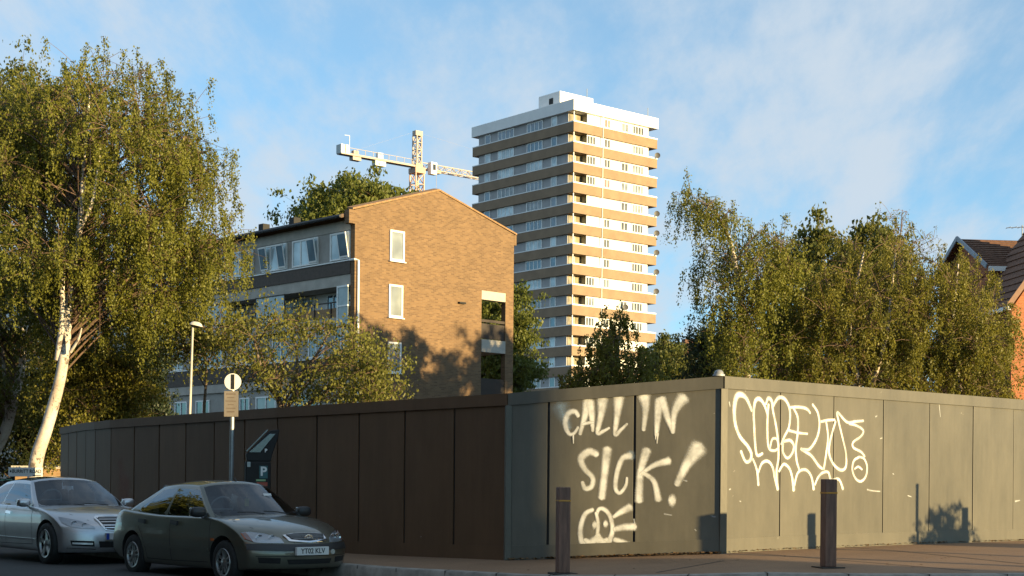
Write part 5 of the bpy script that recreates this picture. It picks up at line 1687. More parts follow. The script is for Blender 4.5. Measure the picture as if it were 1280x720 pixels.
    # corner balcony: glazed back, white post
# corner recess glazing as one part per storey
for k in range(14):
    z0, z1 = tz(ZB - PIT * k) + 0.2, tz(ZB - PIT * k) + 1.42
    mb = MB(); mb.box(0.5, BC - 0.1, IN + 1.02, IN + 1.09, z0, z1); mb.box(BC - 0.03, BC - 0.004, IN + 0.1, IN + 1.09, z0, z1)
    f = mb.build('balcony_glazing', P_OLIVE, tow)
    mb = MB(); mb.box(0.22, 0.34, 0.22, 0.34, z0, z1 + 0.02); mb.box(1.5, 1.58, IN + 0.94, IN + 1.018, z0, z1); mb.build('balcony_post', m_twhite, f)
mb = MB(); mb.box(TWX - 1.5, TWX - 1.35, IN, TWY - 1, 0, tz(ZB + 1.5)); mb.build('end_wall', m_tpanel, tow)
s_ = tr_s(750)
mb = MB(); mb.tube([(s_, -0.07, tz(-1)), (s_, -0.07, tz(ZB + 1.5))], 0.06, 6); mb.build('downpipe', m_twhite, tow)
for k in (1, 4, 5, 6, 7, 8, 9, 12):
    M = frame_mtx((TWX - 0.3 + (0 if k != 9 else -6), -0.35, tz(ZB - PIT * k) + 0.45), (0.8, -0.6, 0.0), (0, 0, 1))
    mb = MB(); mb.lathe([(0, -0.06), (0.22, -0.03), (0.4, 0.05)], 16, M); mb.bar((TWX - 0.3 + (0 if k != 9 else -6), -0.02, tz(ZB - PIT * k) + 0.3), M @ Vector((0, 0, -0.05)), 0.06)
    mb.build('satellite_dish', m_dish, tow)

# ------------------------------------------------------------------ tower crane
m_crane = mat('crane_white_paint', (0.40, 0.335, 0.285), 0.5, var=0.1)
m_craneo = mat('crane_mast_paint', (0.55, 0.34, 0.24), 0.5, var=0.12)
DC = 280.0
cb = at(521, 240, DC)
jz = at(521, 208, DC).z
ct = at(521, 166, DC).z
crn = empty('tower_crane', (cb.x, cb.y, tz0), R(40), 'white tower crane with a lattice mast rising behind the brick gable', 'crane')
def lattice(mb, p, ax, n, step, w, h, r, tri=False):
    """open lattice girder from p along ax"""
    p, ax = Vector(p), Vector(ax).normalized()
    up = Vector((0, 0, 1)) if abs(ax.z) < 0.9 else Vector((1, 0, 0))
    e = ax.cross(up).normalized(); g_ = e.cross(ax).normalized()
    cs = [e * (-w / 2) , e * (w / 2), g_ * h] if tri else [e * (-w / 2) + g_ * (-h / 2), e * (w / 2) + g_ * (-h / 2), e * (w / 2) + g_ * (h / 2), e * (-w / 2) + g_ * (h / 2)]
    m = len(cs)
    for c in cs: mb.bar(p + c, p + c + ax * n * step, r * 1.5)
    for i in range(n):
        for k in range(m):
            a, b = cs[k], cs[(k + 1) % m]
            if i % 2: a, b = b, a
            mb.bar(p + a + ax * i * step, p + b + ax * (i + 1) * step, r)
            mb.bar(p + a + ax * i * step, p + b + ax * i * step, r)
    return mb
jl = jz - tz0
mb = lattice(MB(), (0, 0, 0), (0, 0, 1), int((jl - 1.4) / 2.0), (jl - 1.4) / int((jl - 1.4) / 2.0), 1.9, 1.9, 0.14); mb.build('mast', m_craneo, crn)
mb = MB(); mb.box(-1.15, 1.15, -1.15, 1.15, jl - 1.4, jl - 0.4); mb.box(-0.8, 0.8, -0.8, 0.8, jl - 0.399, jl + 0.4); mb.build('slew_ring', m_craneo, crn)
hc_ = ct - jz
mb = lattice(MB(), (0, 0, jl + 0.4), (0, 0, 1), 4, (hc_ - 1.0) / 4, 1.3, 1.1, 0.13); mb.box(-0.75, 0.9, -0.55, 0.55, jl + hc_ - 0.6, jl + hc_ + 0.3); mb.build('mast_head', m_crane, crn)
mb = lattice(MB(), (0.9, 0, jl - 0.3), (1, 0, 0), 24, 1.9, 1.3, 1.2, 0.10, True); mb.build('jib', m_crane, crn)
CJ = 17.5
mb = MB(); mb.box(-CJ, -0.9, -0.75, -0.5, jl - 0.3, jl + 0.05); mb.box(-CJ, -0.9, 0.5, 0.75, jl - 0.3, jl + 0.05); mb.box(-CJ, -0.9, -0.499, 0.499, jl - 0.3, jl - 0.15)
for i in range(10):
    x = -CJ + i * 1.75; mb.bar((x, -0.7, jl + 0.15), (x, -0.7, jl + 1.0), 0.07)
mb.bar((-CJ, -0.7, jl + 1.0), (-1.5, -0.7, jl + 1.0), 0.07)
cj = mb.build('counter_jib', m_crane, crn)
for x in (-17.2, -16.2):
    mb = MB(); mb.box(x - 0.42, x + 0.42, -0.8, 0.8, jl - 0.14, jl + 1.45); mb.build('counterweight', m_galv, cj)
mb = MB(); mb.box(-14.9, -13.1, -0.6, 0.6, jl - 1.0, jl - 0.36); mb.build('counterweight', m_crane, cj)
mb = MB(); mb.box(-14.6, -13.5, -0.4, 0.4, jl + 0.06, jl + 0.8); mb.build('winch', m_crane, cj)
mb = MB(); mb.box(-9.9, -7.6, -0.6, 0.6, jl - 1.25, jl - 0.36); mb.build('ballast_block', m_twhite, cj)
mb = MB(); mb.box(-9.2, -8.1, -0.4, 0.4, jl + 0.06, jl + 1.2); mb.build('winch', m_twhite, cj)
mb = MB(); mb.bar((-15.3, 0, jl + 0.16), (-15.3, 0, jl + 3.4), 0.08); mb.bar((-15.3, 0, jl + 3.4), (-16.4, 0, jl + 3.35), 0.07); mb.build('light_arm', m_galv, cj)
mb = MB(); mb.box(2.0, 3.4, -1.8, -0.7, jl - 1.4, jl + 0.9); cbx = mb.build('cab', m_twhite, crn, bevel=0.05)
mb = MB(); mb.box(2.4, 3.1, -1.83, -1.805, jl - 0.6, jl + 0.5); mb.build('cab_window', P_DARK, cbx)
mb = MB()
mb.tube([(0.8, 0, jl + hc_), (12, 0, jl + 5.4), (24, 0, jl + 1.2)], 0.008, 5); mb.tube([(-0.8, 0, jl + hc_), (-CJ + 2, 0, jl + 0.3)], 0.008, 5)
mb.build('tie_cable', m_crane, crn)
mb = MB(); mb.tube([(4.6, 0, jl - 0.4), (4.6, 0, jl - 4.6)], 0.035, 5); hk = mb.build('hoist_cable', m_crane, crn)
mb = MB(); mb.lathe([(0, -0.7), (0.45, -0.45), (0.55, 0), (0.45, 0.45), (0, 0.6)], 12, Matrix.Translation((4.6, 0, jl - 4.9))); mb.build('hook_block', m_twhite, hk, smooth=True)
mb = MB(); mb.box(3.9, 5.3, -0.6, 0.6, jl - 0.75, jl - 0.38); mb.build('trolley', m_crane, crn)

# ------------------------------------------------------------------ house at the right edge
m_orbrick = brick_mat('orange_brick', (0.42, 0.15, 0.055), (0.32, 0.10, 0.04), (0.34, 0.20, 0.12))
m_rtile = mat('red_brown_tile', (0.17, 0.085, 0.05), 0.85, var=0.25, scale=6, bump=0.6, bscale=7)
m_barge = mat('barge_board_paint', (0.24, 0.28, 0.33), 0.5)
DH = 68.0
hp = at(1238, 600, DH)
hz0 = zpave(18, 40) - KERB
hs = empty('red_brick_house', (hp.x, hp.y, hz0), R(6), 'orange red brick house with tiled gables at the right edge behind the birches', 'house')
def hzr(py, d=DH): return at(1210, py, d).z - hz0
rz_, ez = hzr(299, DH + 3.4), hzr(331)
# main range: ridge runs along local x, gable at the left end
xw = 14.0
mainb = MB()
mainb.prism([(0.3, 0), (6.5, 0), (6.5, ez - 0.2), (3.4, rz_ - 0.25), (0.3, ez - 0.2)], xw, lambda a, b, t: (t + 0.1, a, b))
mainb.build('wall', m_orbrick, hs)
def slope(mb, p0, p1, p2, p3, n, th=0.05):
    """tile courses between the eave line p0-p1 and the ridge line p3-p2"""
    p0, p1, p2, p3 = map(Vector, (p0, p1, p2, p3))
    nn = (p1 - p0).cross(p3 - p0).normalized()
    if nn.z < 0: nn = -nn
    for i in range(n):
        a, b = i / n, (i + 1) / n
        q = [p0.lerp(p3, a) + nn * th, p1.lerp(p2, a) + nn * th, p1.lerp(p2, b), p0.lerp(p3, b)]
        l_ = [p - nn * th * 1.6 for p in (p0.lerp(p3, a) + nn * th, p1.lerp(p2, a) + nn * th, p1.lerp(p2, b), p0.lerp(p3, b))]
        mb.add(q + l_, [(0, 1, 2, 3), (7, 6, 5, 4), (0, 4, 5, 1), (1, 5, 6, 2), (2, 6, 7, 3), (3, 7, 4, 0)])
mb = MB()
slope(mb, (-0.25, 0.0, ez - 0.05), (xw + 0.2, 0.0, ez - 0.05), (xw + 0.2, 3.4, rz_), (-0.25, 3.4, rz_), 14)
slope(mb, (-0.25, 6.8, ez - 0.05), (xw + 0.2, 6.8, ez - 0.05), (xw + 0.2, 3.4, rz_), (-0.25, 3.4, rz_), 14)
ro = mb.build('roof', m_rtile, hs)
mb = MB()
for yy in (0.0, 6.8): mb.bar((-0.28, yy, ez - 0.05), (-0.28, 3.4, rz_ + 0.03), 0.06, 0.22)
mb.build('barge_board', m_barge, hs)
mb = MB(); mb.box(-0.2, xw, -0.12, -0.02, ez - 0.28, ez - 0.06); mb.build('gutter', m_upvc, hs)
# front wing with its own gable, nearer to the viewer
we = hzr(381, 64.0); wl_x = at(1256, 500, 64.0).x - hp.x
mb = MB(); mb.box(wl_x, wl_x + 7.0, -3.6, 0.29, 0, we - 0.12); mb.build('wing_wall', m_orbrick, hs)
mb = MB()
slope(mb, (wl_x - 0.25, -3.9, we), (wl_x - 0.25, 1.0, we), (wl_x + 3.4, 1.0, we + 5.0), (wl_x + 3.4, -3.9, we + 5.0), 14)
slope(mb, (wl_x + 7.05, -3.9, we), (wl_x + 7.05, 1.0, we), (wl_x + 3.4, 1.0, we + 5.0), (wl_x + 3.4, -3.9, we + 5.0), 14)
mb.build('wing_roof', m_rtile, hs)
mb = MB(); mb.prism([(wl_x, we - 0.12), (wl_x + 6.8, we - 0.12), (wl_x + 3.4, we + 4.75)], 0.3, lambda a, b, t: (a, -3.6 + t, b)); mb.build('wing_gable', m_orbrick, hs)
mb = MB(); mb.bar((wl_x - 0.28, -3.93, we), (wl_x + 3.4, -3.93, we + 5.03), 0.06, 0.22); mb.bar((wl_x + 7.08, -3.93, we), (wl_x + 3.4, -3.93, we + 5.03), 0.06, 0.22); mb.build('barge_board', mat('barge_brown', (0.2, 0.1, 0.06), 0.6), hs)
mb = MB(); mb.box(wl_x - 0.3, wl_x - 0.18, -3.9, 0.9, we - 0.2, we - 0.02); mb.build('gutter', m_upvc, hs)
mb = MB(); mb.tube([(wl_x - 0.08, -3.3, 0), (wl_x - 0.08, -3.3, we - 0.15)], 0.06, 8); mb.build('downpipe', m_trim, hs)
mb = MB(); mb.tube([(3.0, 3.4, rz_), (3.0, 3.4, rz_ + 0.75)], 0.025, 6); mb.tube([(2.2, 3.4, rz_ + 0.6), (4.1, 3.3, rz_ + 0.72)], 0.018, 5)
for k in range(6):
    x = 2.3 + k * 0.3; mb.tube([(x, 3.1, rz_ + 0.61 + k * 0.018), (x, 3.7, rz_ + 0.61 + k * 0.018)], 0.01, 4)
mb.build('roof_aerial', m_galv, hs)
window_on(hs, 'y', wl_x + 2.2, wl_x + 4.4, 5.0 - 0.6, 6.2 - 0.6, 3.605, m_upvc, P_DARK, (0.5,), 0.08, True)

# small brick building far off between the trees
DF = 150.0
fp = at(852, 560, DF)
fb_ = empty('distant_brick_building', (fp.x, fp.y, tz0), R(20), 'small dark brick building with a chimney far off between tower and birches', 'building')
def fz(py): return at(865, py, DF).z - tz0
m_dkbrick = brick_mat('dark_red_brick', (0.17, 0.075, 0.05), (0.13, 0.06, 0.04), (0.16, 0.12, 0.09))
mb = MB(); mb.box(0, 6, 0, 6, 0, fz(434)); w0 = mb.build('wall', m_dkbrick, fb_)
mb = MB(); mb.box(-0.2, 6.2, -0.2, 6.2, fz(434) + 0.002, fz(434) + 0.25); mb.build('flat_roof', m_dkpl, fb_)
mb = MB(); mb.box(0.7, 2.1, 0.8, 1.6, fz(434) + 0.251, fz(426) + 0.3); mb.build('chimney', m_dkbrick, fb_)
mb = MB(); mb.tube([(1.3, 1.2, fz(426)), (1.3, 1.2, fz(417))], 0.05, 5); mb.tube([(0.9, 1.2, fz(419)), (1.8, 1.2, fz(418))], 0.04, 5); mb.build('aerial', m_dkpl, fb_)
window_on(fb_, 'y', 1.2, 2.0, fz(456), fz(447), 0.003, m_upvc, P_BLUE, (), 0.1)
window_on(fb_, 'y', 2.6, 3.4, fz(456), fz(447), 0.003, m_upvc, P_BLUE, (), 0.1)
mb = MB(); mb.box(0.6, 4.0, -1.2, -0.003, fz(464), fz(461)); mb.build('balcony', m_pale, fb_)

# ------------------------------------------------------------------ trees
def bark_mat():
    m, nt, b = nmat('birch_bark')
    n, l = nt.nodes, nt.links
    tc = n.new('ShaderNodeTexCoord')
    def noise(sc, st, det=6):
        mp = n.new('ShaderNodeMapping'); mp.inputs['Scale'].default_value = st
        l.new(tc.outputs['Object'], mp.inputs[0])
        z = n.new('ShaderNodeTexNoise'); z.inputs['Scale'].default_value = sc; z.inputs['Detail'].default_value = det; z.inputs['Roughness'].default_value = 0.7
        l.new(mp.outputs[0], z.inputs['Vector']); return z
    def ramp(src, a, b_):
        r = n.new('ShaderNodeMapRange'); r.interpolation_type = 'SMOOTHSTEP'
        r.inputs['From Min'].default_value = a; r.inputs['From Max'].default_value = b_
        l.new(src.outputs['Fac'], r.inputs['Value']); return r
    patch = ramp(noise(3.2, (1, 1, 0.9)), 0.54, 0.60)
    lent = ramp(noise(5.0, (1.5, 1.5, 7)), 0.60, 0.66)
    tone = ramp(noise(1.4, (1, 1, 1)), 0.3, 0.7)
    c0 = n.new('ShaderNodeMix'); c0.data_type = 'RGBA'
    c0.inputs['A'].default_value = (0.60, 0.56, 0.51, 1); c0.inputs['B'].default_value = (0.38, 0.30, 0.24, 1)
    l.new(tone.outputs[0], c0.inputs['Factor'])
    mx = n.new('ShaderNodeMath'); mx.operation = 'MAXIMUM'
    l.new(patch.outputs[0], mx.inputs[0]); l.new(lent.outputs[0], mx.inputs[1])
    sc = n.new('ShaderNodeMath'); sc.operation = 'MULTIPLY'; sc.inputs[1].default_value = 0.85
    l.new(mx.outputs[0], sc.inputs[0])
    c1 = n.new('ShaderNodeMix'); c1.data_type = 'RGBA'; c1.inputs['B'].default_value = (0.07, 0.05, 0.04, 1)
    l.new(c0.outputs['Result'], c1.inputs['A']); l.new(sc.outputs[0], c1.inputs['Factor'])
    l.new(c1.outputs['Result'], b.inputs['Base Color']); b.inputs['Roughness'].default_value = 0.8
    bp = n.new('ShaderNodeBump'); bp.inputs['Strength'].default_value = 0.4; bp.inputs['Distance'].default_value = 0.02; bp.invert = True
    l.new(mx.outputs[0], bp.inputs['Height']); l.new(bp.outputs[0], b.inputs['Normal'])
    return m
m_birchbark = bark_mat()
m_bark = mat('grey_brown_bark', (0.16, 0.12, 0.085), 0.9, var=0.3, scale=6, bump=0.5, bscale=16)
m_twig = mat('twig_brown', (0.12, 0.075, 0.05), 0.85)
LF_BIRCH = leaf_mat('birch_leaves', (0.104, 0.114, 0.018), (0.232, 0.232, 0.035))
LF_BIRCH2 = leaf_mat('yellow_birch_leaves', (0.106, 0.108, 0.017), (0.240, 0.220, 0.033))
LF_SYC = leaf_mat('sycamore_leaves', (0.072, 0.088, 0.018), (0.155, 0.160, 0.034))
LF_DARK = leaf_mat('dark_leaves', (0.030, 0.045, 0.016), (0.065, 0.080, 0.025))
LF_GREEN = leaf_mat('fresh_green_leaves', (0.090, 0.115, 0.020), (0.165, 0.180, 0.035))
LF_ROWAN = leaf_mat('rowan_leaves', (0.110, 0.118, 0.022), (0.225, 0.220, 0.045))
LF_CONIF = leaf_mat('conifer_needles', (0.018, 0.030, 0.014), (0.035, 0.050, 0.022), 0.1)

def in_poly(x, y, P):
    c = False; n = len(P); j = n - 1
    for i in range(n):
        if (P[i][1] > y) != (P[j][1] > y) and x < (P[j][0] - P[i][0]) * (y - P[i][1]) / (P[j][1] - P[i][1]) + P[i][0]: c = not c
        j = i
    return c
def edge_dist(x, y, P):
    best = 1e9
    for i in range(len(P)):
        ax_, ay_ = P[i]; bx_, by_ = P[(i + 1) % len(P)]
        dx, dy = bx_ - ax_, by_ - ay_
        t = max(0, min(1, ((x - ax_) * dx + (y - ay_) * dy) / (dx * dx + dy * dy + 1e-9)))
        best = min(best, math.hypot(x - ax_ - t * dx, y - ay_ - t * dy))
    return best

def leaf_mesh(name, C, S, rng, m, parent, aspect=0.62, up=0.0, droop=0.0, K=None):
    """one small folded leaf per centre"""
    n = len(C)
    a = rng.normal(size=(n, 3)); a[:, 2] -= droop; a /= np.linalg.norm(a, axis=1)[:, None]
    b = rng.normal(size=(n, 3)); b[:, 2] += up; b -= a * np.sum(a * b, axis=1)[:, None]; b /= np.linalg.norm(b, axis=1)[:, None]
    nn = np.cross(a, b)
    L_ = (S * rng.uniform(0.55, 1.45, n))[:, None]
    w = L_ * aspect
    fold = nn * L_ * 0.12
    v = np.empty((n, 4, 3), dtype=np.float32)
    v[:, 0] = C - a * L_ * 0.5; v[:, 1] = C + b * w * 0.5 + fold; v[:, 2] = C + a * L_ * 0.5; v[:, 3] = C - b * w * 0.5 + fold
    me = bpy.data.meshes.new(name)
    me.vertices.add(n * 4); me.loops.add(n * 4); me.polygons.add(n)
    me.vertices.foreach_set('co', v.reshape(-1))
    me.loops.foreach_set('vertex_index', np.arange(n * 4, dtype=np.int32))
    me.polygons.foreach_set('loop_start', np.arange(0, n * 4, 4, dtype=np.int32))
    me.polygons.foreach_set('loop_total', np.full(n, 4, dtype=np.int32))
    me.update()
    at_ = me.attributes.new('tone', 'FLOAT', 'FACE')
    ct_ = rng.uniform(0, 1, int(K.max()) + 1)[K] if K is not None else 0.5
    at_.data.foreach_set('value', (0.55 * rng.uniform(0, 1, n) + 0.45 * ct_).astype(np.float32))
    me.materials.append(m)
    o = bpy.data.objects.new(name, me); COL.objects.link(o); o.parent = parent
    return o

def tree(name, label, poly, d, thick, trunk, leafm, barkm, seed, n_cl=70, tips=12, leaves=26, size=0.075, style='birch',
         sigma=0.42, limb_n=None, hang=(0.5, 1.5), group=None, cat='tree', stems=None, twig_r=0.008, loose=0.0, edge_bias=0.5, twigs=True, twig_d=False, dens=2.1, grow=1.0, extra=None):
    """poly: crown outline in frame pixels at depth d, thick: half depth of the crown in metres; trunk: (px, py, radius) from foot to top"""
    rng = np.random.default_rng(seed)
    T = [at(px, py, d + (q[0] if q else 0)) for px, py, r, *q in trunk]
    Tr = [q[2] for q in trunk]
    foot = Vector((T[0].x, T[0].y, zpave(T[0].x, T[0].y) - KERB))
    if T[0].z > foot.z + 0.05:
        T = [Vector((T[0].x, T[0].y, foot.z - 0.1))] + T; Tr = [Tr[0] * 1.15] + Tr
    root = empty(name, foot, 0, label, cat, group)
    T = [p - foot for p in T]
    sp = cat_rom([(p.x, p.y, p.z) for p in T], 5)
    rr = list(np.interp(np.linspace(0, 1, len(sp)), np.linspace(0, 1, len(Tr)), Tr))
    tm = MB(); tm.tube(sp, rr, 10)
    lm_ = MB()
    if stems:
        for st in stems:
            Q = [at(px, py, d + (q[0] if q else 0)) - foot for px, py, r, *q in st]
            s2 = cat_rom([(p.x, p.y, p.z) for p in Q], 5)
            tm.tube(s2, list(np.interp(np.linspace(0, 1, len(s2)), np.linspace(0, 1, len(st)), [q[2] for q in st])), 8)
    # clump centres inside the outline
    xs, ys = [q[0] for q in poly], [q[1] for q in poly]
    maxe = max(edge_dist(rng.uniform(min(xs), max(xs)), rng.uniform(min(ys), max(ys)), poly) for _ in range(60))
    CL = []
    tries = 0
    while len(CL) < n_cl and tries < 20000:
        tries += 1
        x, y = rng.uniform(min(xs), max(xs)), rng.uniform(min(ys), max(ys))
        if not in_poly(x, y, poly): continue
        e = edge_dist(x, y, poly)
        t = math.sqrt(max(0.06, min(1.0, e / (maxe * edge_bias))))
        # most foliage sits in the outer shell
        u = rng.uniform(-1, 1); u = math.copysign(abs(u) ** 0.6, u)
        CL.append((at(x, y, d + u * thick * t) - foot, e))
    for ex in (extra or []): CL.append((at(ex[0], ex[1], d + (ex[2] if len(ex) > 2 else 0)) - foot, 1.0))
    tw = MB()
    n_ex = len(CL) - len(extra or [])
    Cs, Ss, Ks = [], [], []
    zmin, zmax = min(p.z for p in sp), max(p.z for p in sp)
    lim = limb_n if limb_n is not None else len(CL)
    for ci, (c, e) in enumerate(CL):
        # limb from the trunk
        best = min(range(len(sp)), key=lambda i: (sp[i].z - (c.z - 0.55 * math.hypot(sp[i].x - c.x, sp[i].y - c.y) - 0.3)) ** 2 + 0.35 * ((sp[i].x - c.x) ** 2 + (sp[i].y - c.y) ** 2))
        b = sp[best]
        if ci < lim:
            mid = b.lerp(c, 0.55) + Vector((0, 0, 0.12 * (c - b).length))
            k = cat_rom([b, mid, c], 4)
            r0 = min(rr[best] * 0.45, 0.012 + 0.006 * (c - b).length)
            lm_.tube(k, list(np.linspace(r0, 0.008, len(k))), 5, cap=False)
        sg = sigma * rng.uniform(0.6, 1.3) * (0.55 if ci >= n_ex else 1.0)
        for _ in range(tips if ci < n_ex else max(3, tips // 2)):
            o = Vector(rng.normal(size=3)) * sg
            if style == 'round': o.z *= 0.75
            tip = c + o
            if twigs:
                tw.tube([c + o * 0.08, c.lerp(tip, 0.6) + Vector((0, 0, 0.05)), tip], [twig_r * 1.3, twig_r, twig_r * 0.6], 3, cap=False)
            if style == 'birch':
                for _s in range(2):
                    ln = rng.uniform(*hang)
                    drift = Vector((rng.normal() * 0.12, rng.normal() * 0.12, 0))
                    n = max(3, int(leaves * dens * ln / hang[1] * 0.6))
                    ts = rng.uniform(0, 1, n)
                    P = np.array(tip)[None, :] + ts[:, None] * np.array(drift)[None, :] * ln
                    P[:, 2] -= ln * ts ** 1.25
                    P += rng.normal(size=(n, 3)) * 0.055
                    Cs.append(P); Ss.append(np.full(n, size * grow)); Ks.append(np.full(n, ci))
                    if twigs and _s == 0 and twig_d:
                        tw.tube([tip, tip + drift * 0.5 * ln + Vector((0, 0, -0.42 * ln)), tip + drift * ln + Vector((0, 0, -ln))], [twig_r * 0.6, twig_r * 0.5, twig_r * 0.3], 3, cap=False)
            else:
                n = int(leaves * dens)
                P = np.array(tip)[None, :] + rng.normal(size=(n, 3)) * np.array([0.17, 0.17, 0.12]) * (sigma / 0.42)
                Cs.append(P); Ss.append(np.full(n, size * grow)); Ks.append(np.full(n, ci))
    if loose:
        pass
    tm.build('trunk', barkm, root, smooth=True, angle=60, recalc=False)
    if lm_.v: lm_.build('limbs', m_twig, root, smooth=True, angle=60, recalc=False)
    if twigs: tw.build('twigs', m_twig, root, recalc=False)
    leaf_mesh('crown', np.concatenate(Cs), np.concatenate(Ss), rng, leafm, root, up=0.0, droop=1.6, K=np.concatenate(Ks))
    return root

# big birch on the left
tree('birch_tree', 'large weeping birch with a leaning white trunk left of the flats',
     [(-30, 130), (15, 118), (60, 108), (95, 90), (130, 86), (165, 92), (200, 108), (222, 140), (240, 175), (256, 205), (274, 235), (296, 262), (298, 290), (280, 325), (250, 345), (225, 370), (195, 395), (150, 405), (110, 400), (60, 380), (20, 370), (-30, 350)],
     44.0, 3.4, [(44, 585, 0.195, -1.6), (60, 530, 0.175, -1.6), (76, 470, 0.155, -1.7), (84, 410, 0.13, -1.7), (90, 350, 0.11, -1.7), (99, 290, 0.09, -1.8), (104, 230, 0.075, -1.8), (107, 180, 0.05, -1.5), (112, 120, 0.025, -1.0)],
     LF_BIRCH, m_birchbark, 1, n_cl=215, tips=12, leaves=54, size=0.072, sigma=0.52, hang=(0.3, 1.1),
     stems=[[(72, 450, 0.10, -1.7), (78, 400, 0.09, -1.9), (78, 350, 0.065, -2.0), (84, 300, 0.04, -1.9)], [(88, 440, 0.05, -2), (98, 424, 0.035, -2.2), (102, 410, 0.02, -2.3)], [(100, 380, 0.045, -1.7), (136, 345, 0.038, -1.9), (180, 300, 0.022, -2.0)], [(98, 290, 0.06, -2.5), (112, 262, 0.05, -2.7), (120, 230, 0.04, -2.6), (126, 180, 0.02, -2.0)]],
     group='birches on the site')
# fuller tree behind it at the frame edge, with its own leaning stem
tree('leafy_tree', 'dense dark green tree at the left edge behind the large birch',
     [(-120, 120), (-40, 100), (10, 98), (45, 112), (66, 150), (75, 220), (70, 320), (55, 420), (40, 470), (10, 520), (-120, 540)],
     51.0, 3.6, [(-12, 580, 0.22), (6, 540, 0.19), (20, 490, 0.15), (28, 450, 0.12), (30, 380, 0.1), (28, 280, 0.08), (20, 150, 0.04)],
     LF_SYC, m_birchbark, 2, n_cl=120, tips=11, leaves=26, size=0.12, style='round', sigma=0.55, stems=[[(10, 520, 0.09), (6, 480, 0.07), (4, 440, 0.05), (0, 380, 0.03)]])
tree('leafy_bush', 'leafy green bush filling the gap between birch trunk and hoarding',
     [(70, 425), (110, 405), (150, 420), (178, 450), (185, 490), (190, 518), (170, 535), (120, 545), (85, 575), (60, 580), (70, 500)],
     47.5, 1.6, [(120, 580, 0.10), (122, 540, 0.08), (120, 480, 0.05), (118, 440, 0.03)],
     LF_BIRCH2, m_birchbark, 3, n_cl=60, tips=11, leaves=26, size=0.09, style='round', sigma=0.42, cat='bush')
tree('conifer_tree', 'small dark conifer between the bush and the flats',
     [(178, 405), (190, 430), (196, 455), (192, 480), (196, 505), (200, 525), (150, 525), (160, 480), (168, 440)],
     53.0, 0.9, [(178, 560, 0.12), (178, 480, 0.08), (179, 410, 0.02)],
     LF_CONIF, m_bark, 4, n_cl=45, tips=10, leaves=30, size=0.09, style='round', sigma=0.34)
tree('evergreen_hedge', 'dark evergreen hedge in shade behind the birch trunks',
     [(-60, 420), (60, 420), (110, 440), (150, 470), (160, 560), (150, 600), (-60, 600)],
     56.0, 1.5, [(40, 600, 0.12), (40, 540, 0.09), (40, 450, 0.05)],
     LF_DARK, m_bark, 5, n_cl=80, tips=11, leaves=24, size=0.12, style='round', sigma=0.5, cat='hedge')
# low spreading tree before the flats
tree('rowan_tree', 'low spreading tree with bare twisting branches before the brick gable',
     [(245, 425), (275, 405), (330, 392), (385, 392), (430, 405), (465, 420), (500, 450), (512, 480), (505, 505), (440, 510), (380, 500), (330, 480), (295, 465), (262, 455)],
     43.0, 1.9, [(352, 540, 0.10), (350, 505, 0.085), (338, 478, 0.07), (325, 455, 0.05), (318, 425, 0.03)],
     LF_ROWAN, m_bark, 6, n_cl=75, tips=9, leaves=10, size=0.092, style='round', sigma=0.40, twig_r=0.006, dens=1.9, limb_n=30,
     stems=[[(352, 520, 0.07), (375, 480, 0.055), (395, 445, 0.04), (412, 415, 0.02)], [(352, 525, 0.06), (400, 495, 0.05), (445, 465, 0.035), (475, 440, 0.02)], [(365, 500, 0.05), (372, 460, 0.04), (368, 420, 0.02)]])
tree('creeper_bush', 'straggling leafy branch hanging before the balconies of the flats',
     [(190, 425), (225, 400), (262, 398), (300, 405), (300, 425), (262, 440), (245, 465), (228, 470), (215, 440)],
     46.0, 1.0, [(255, 520, 0.05), (258, 470, 0.035), (255, 420, 0.02)],
     LF_ROWAN, m_bark, 16, n_cl=26, tips=8, leaves=8, size=0.11, style='round', sigma=0.36, cat='bush')
# behind the flats
tree('sycamore_tree', 'round tree top showing above the roof of the flats below the crane',
     [(376, 268), (388, 250), (405, 240), (430, 232), (455, 236), (478, 246), (495, 248), (500, 262), (498, 300), (382, 310)],
     108.0, 4.0, [(440, 560, 0.35), (440, 400, 0.25), (440, 300, 0.12)],
     LF_GREEN, m_bark, 7, n_cl=70, tips=12, leaves=22, size=0.26, style='round', sigma=0.75)
tree('sycamore_tree', 'bright green tree between the brick gable and the tower',
     [(595, 372), (625, 370), (645, 358), (655, 375), (662, 400), (664, 430), (668, 455), (660, 480), (650, 505), (595, 505)],
     92.0, 2.2, [(638, 560, 0.25), (638, 470, 0.15), (640, 400, 0.06)],
     LF_GREEN, m_bark, 8, n_cl=75, tips=11, leaves=22, size=0.19, style='round', sigma=0.55)
tree('birch_tree', 'young birch with a ragged pointed top before the foot of the tower',
     [(778, 392), (790, 425), (812, 440), (822, 455), (820, 490), (705, 495), (712, 470), (728, 455), (733, 430), (752, 415), (765, 402)],
     82.0, 2.0, [(768, 560, 0.14), (770, 480, 0.09), (776, 400, 0.03)],
     LF_BIRCH2, m_birchbark, 9, n_cl=70, tips=9, leaves=20, size=0.14, sigma=0.42, hang=(0.4, 1.1), group='birches on the site')
tree('leafy_tree', 'small dark green tree right of the tower foot behind the boards',
     [(822, 428), (838, 428), (850, 445), (856, 462), (858, 490), (812, 490), (815, 450)],
     112.0, 2.0, [(835, 560, 0.2), (835, 470, 0.1), (834, 435, 0.04)],
     LF_SYC, m_bark, 10, n_cl=42, tips=10, leaves=20, size=0.2, style='round', sigma=0.5)
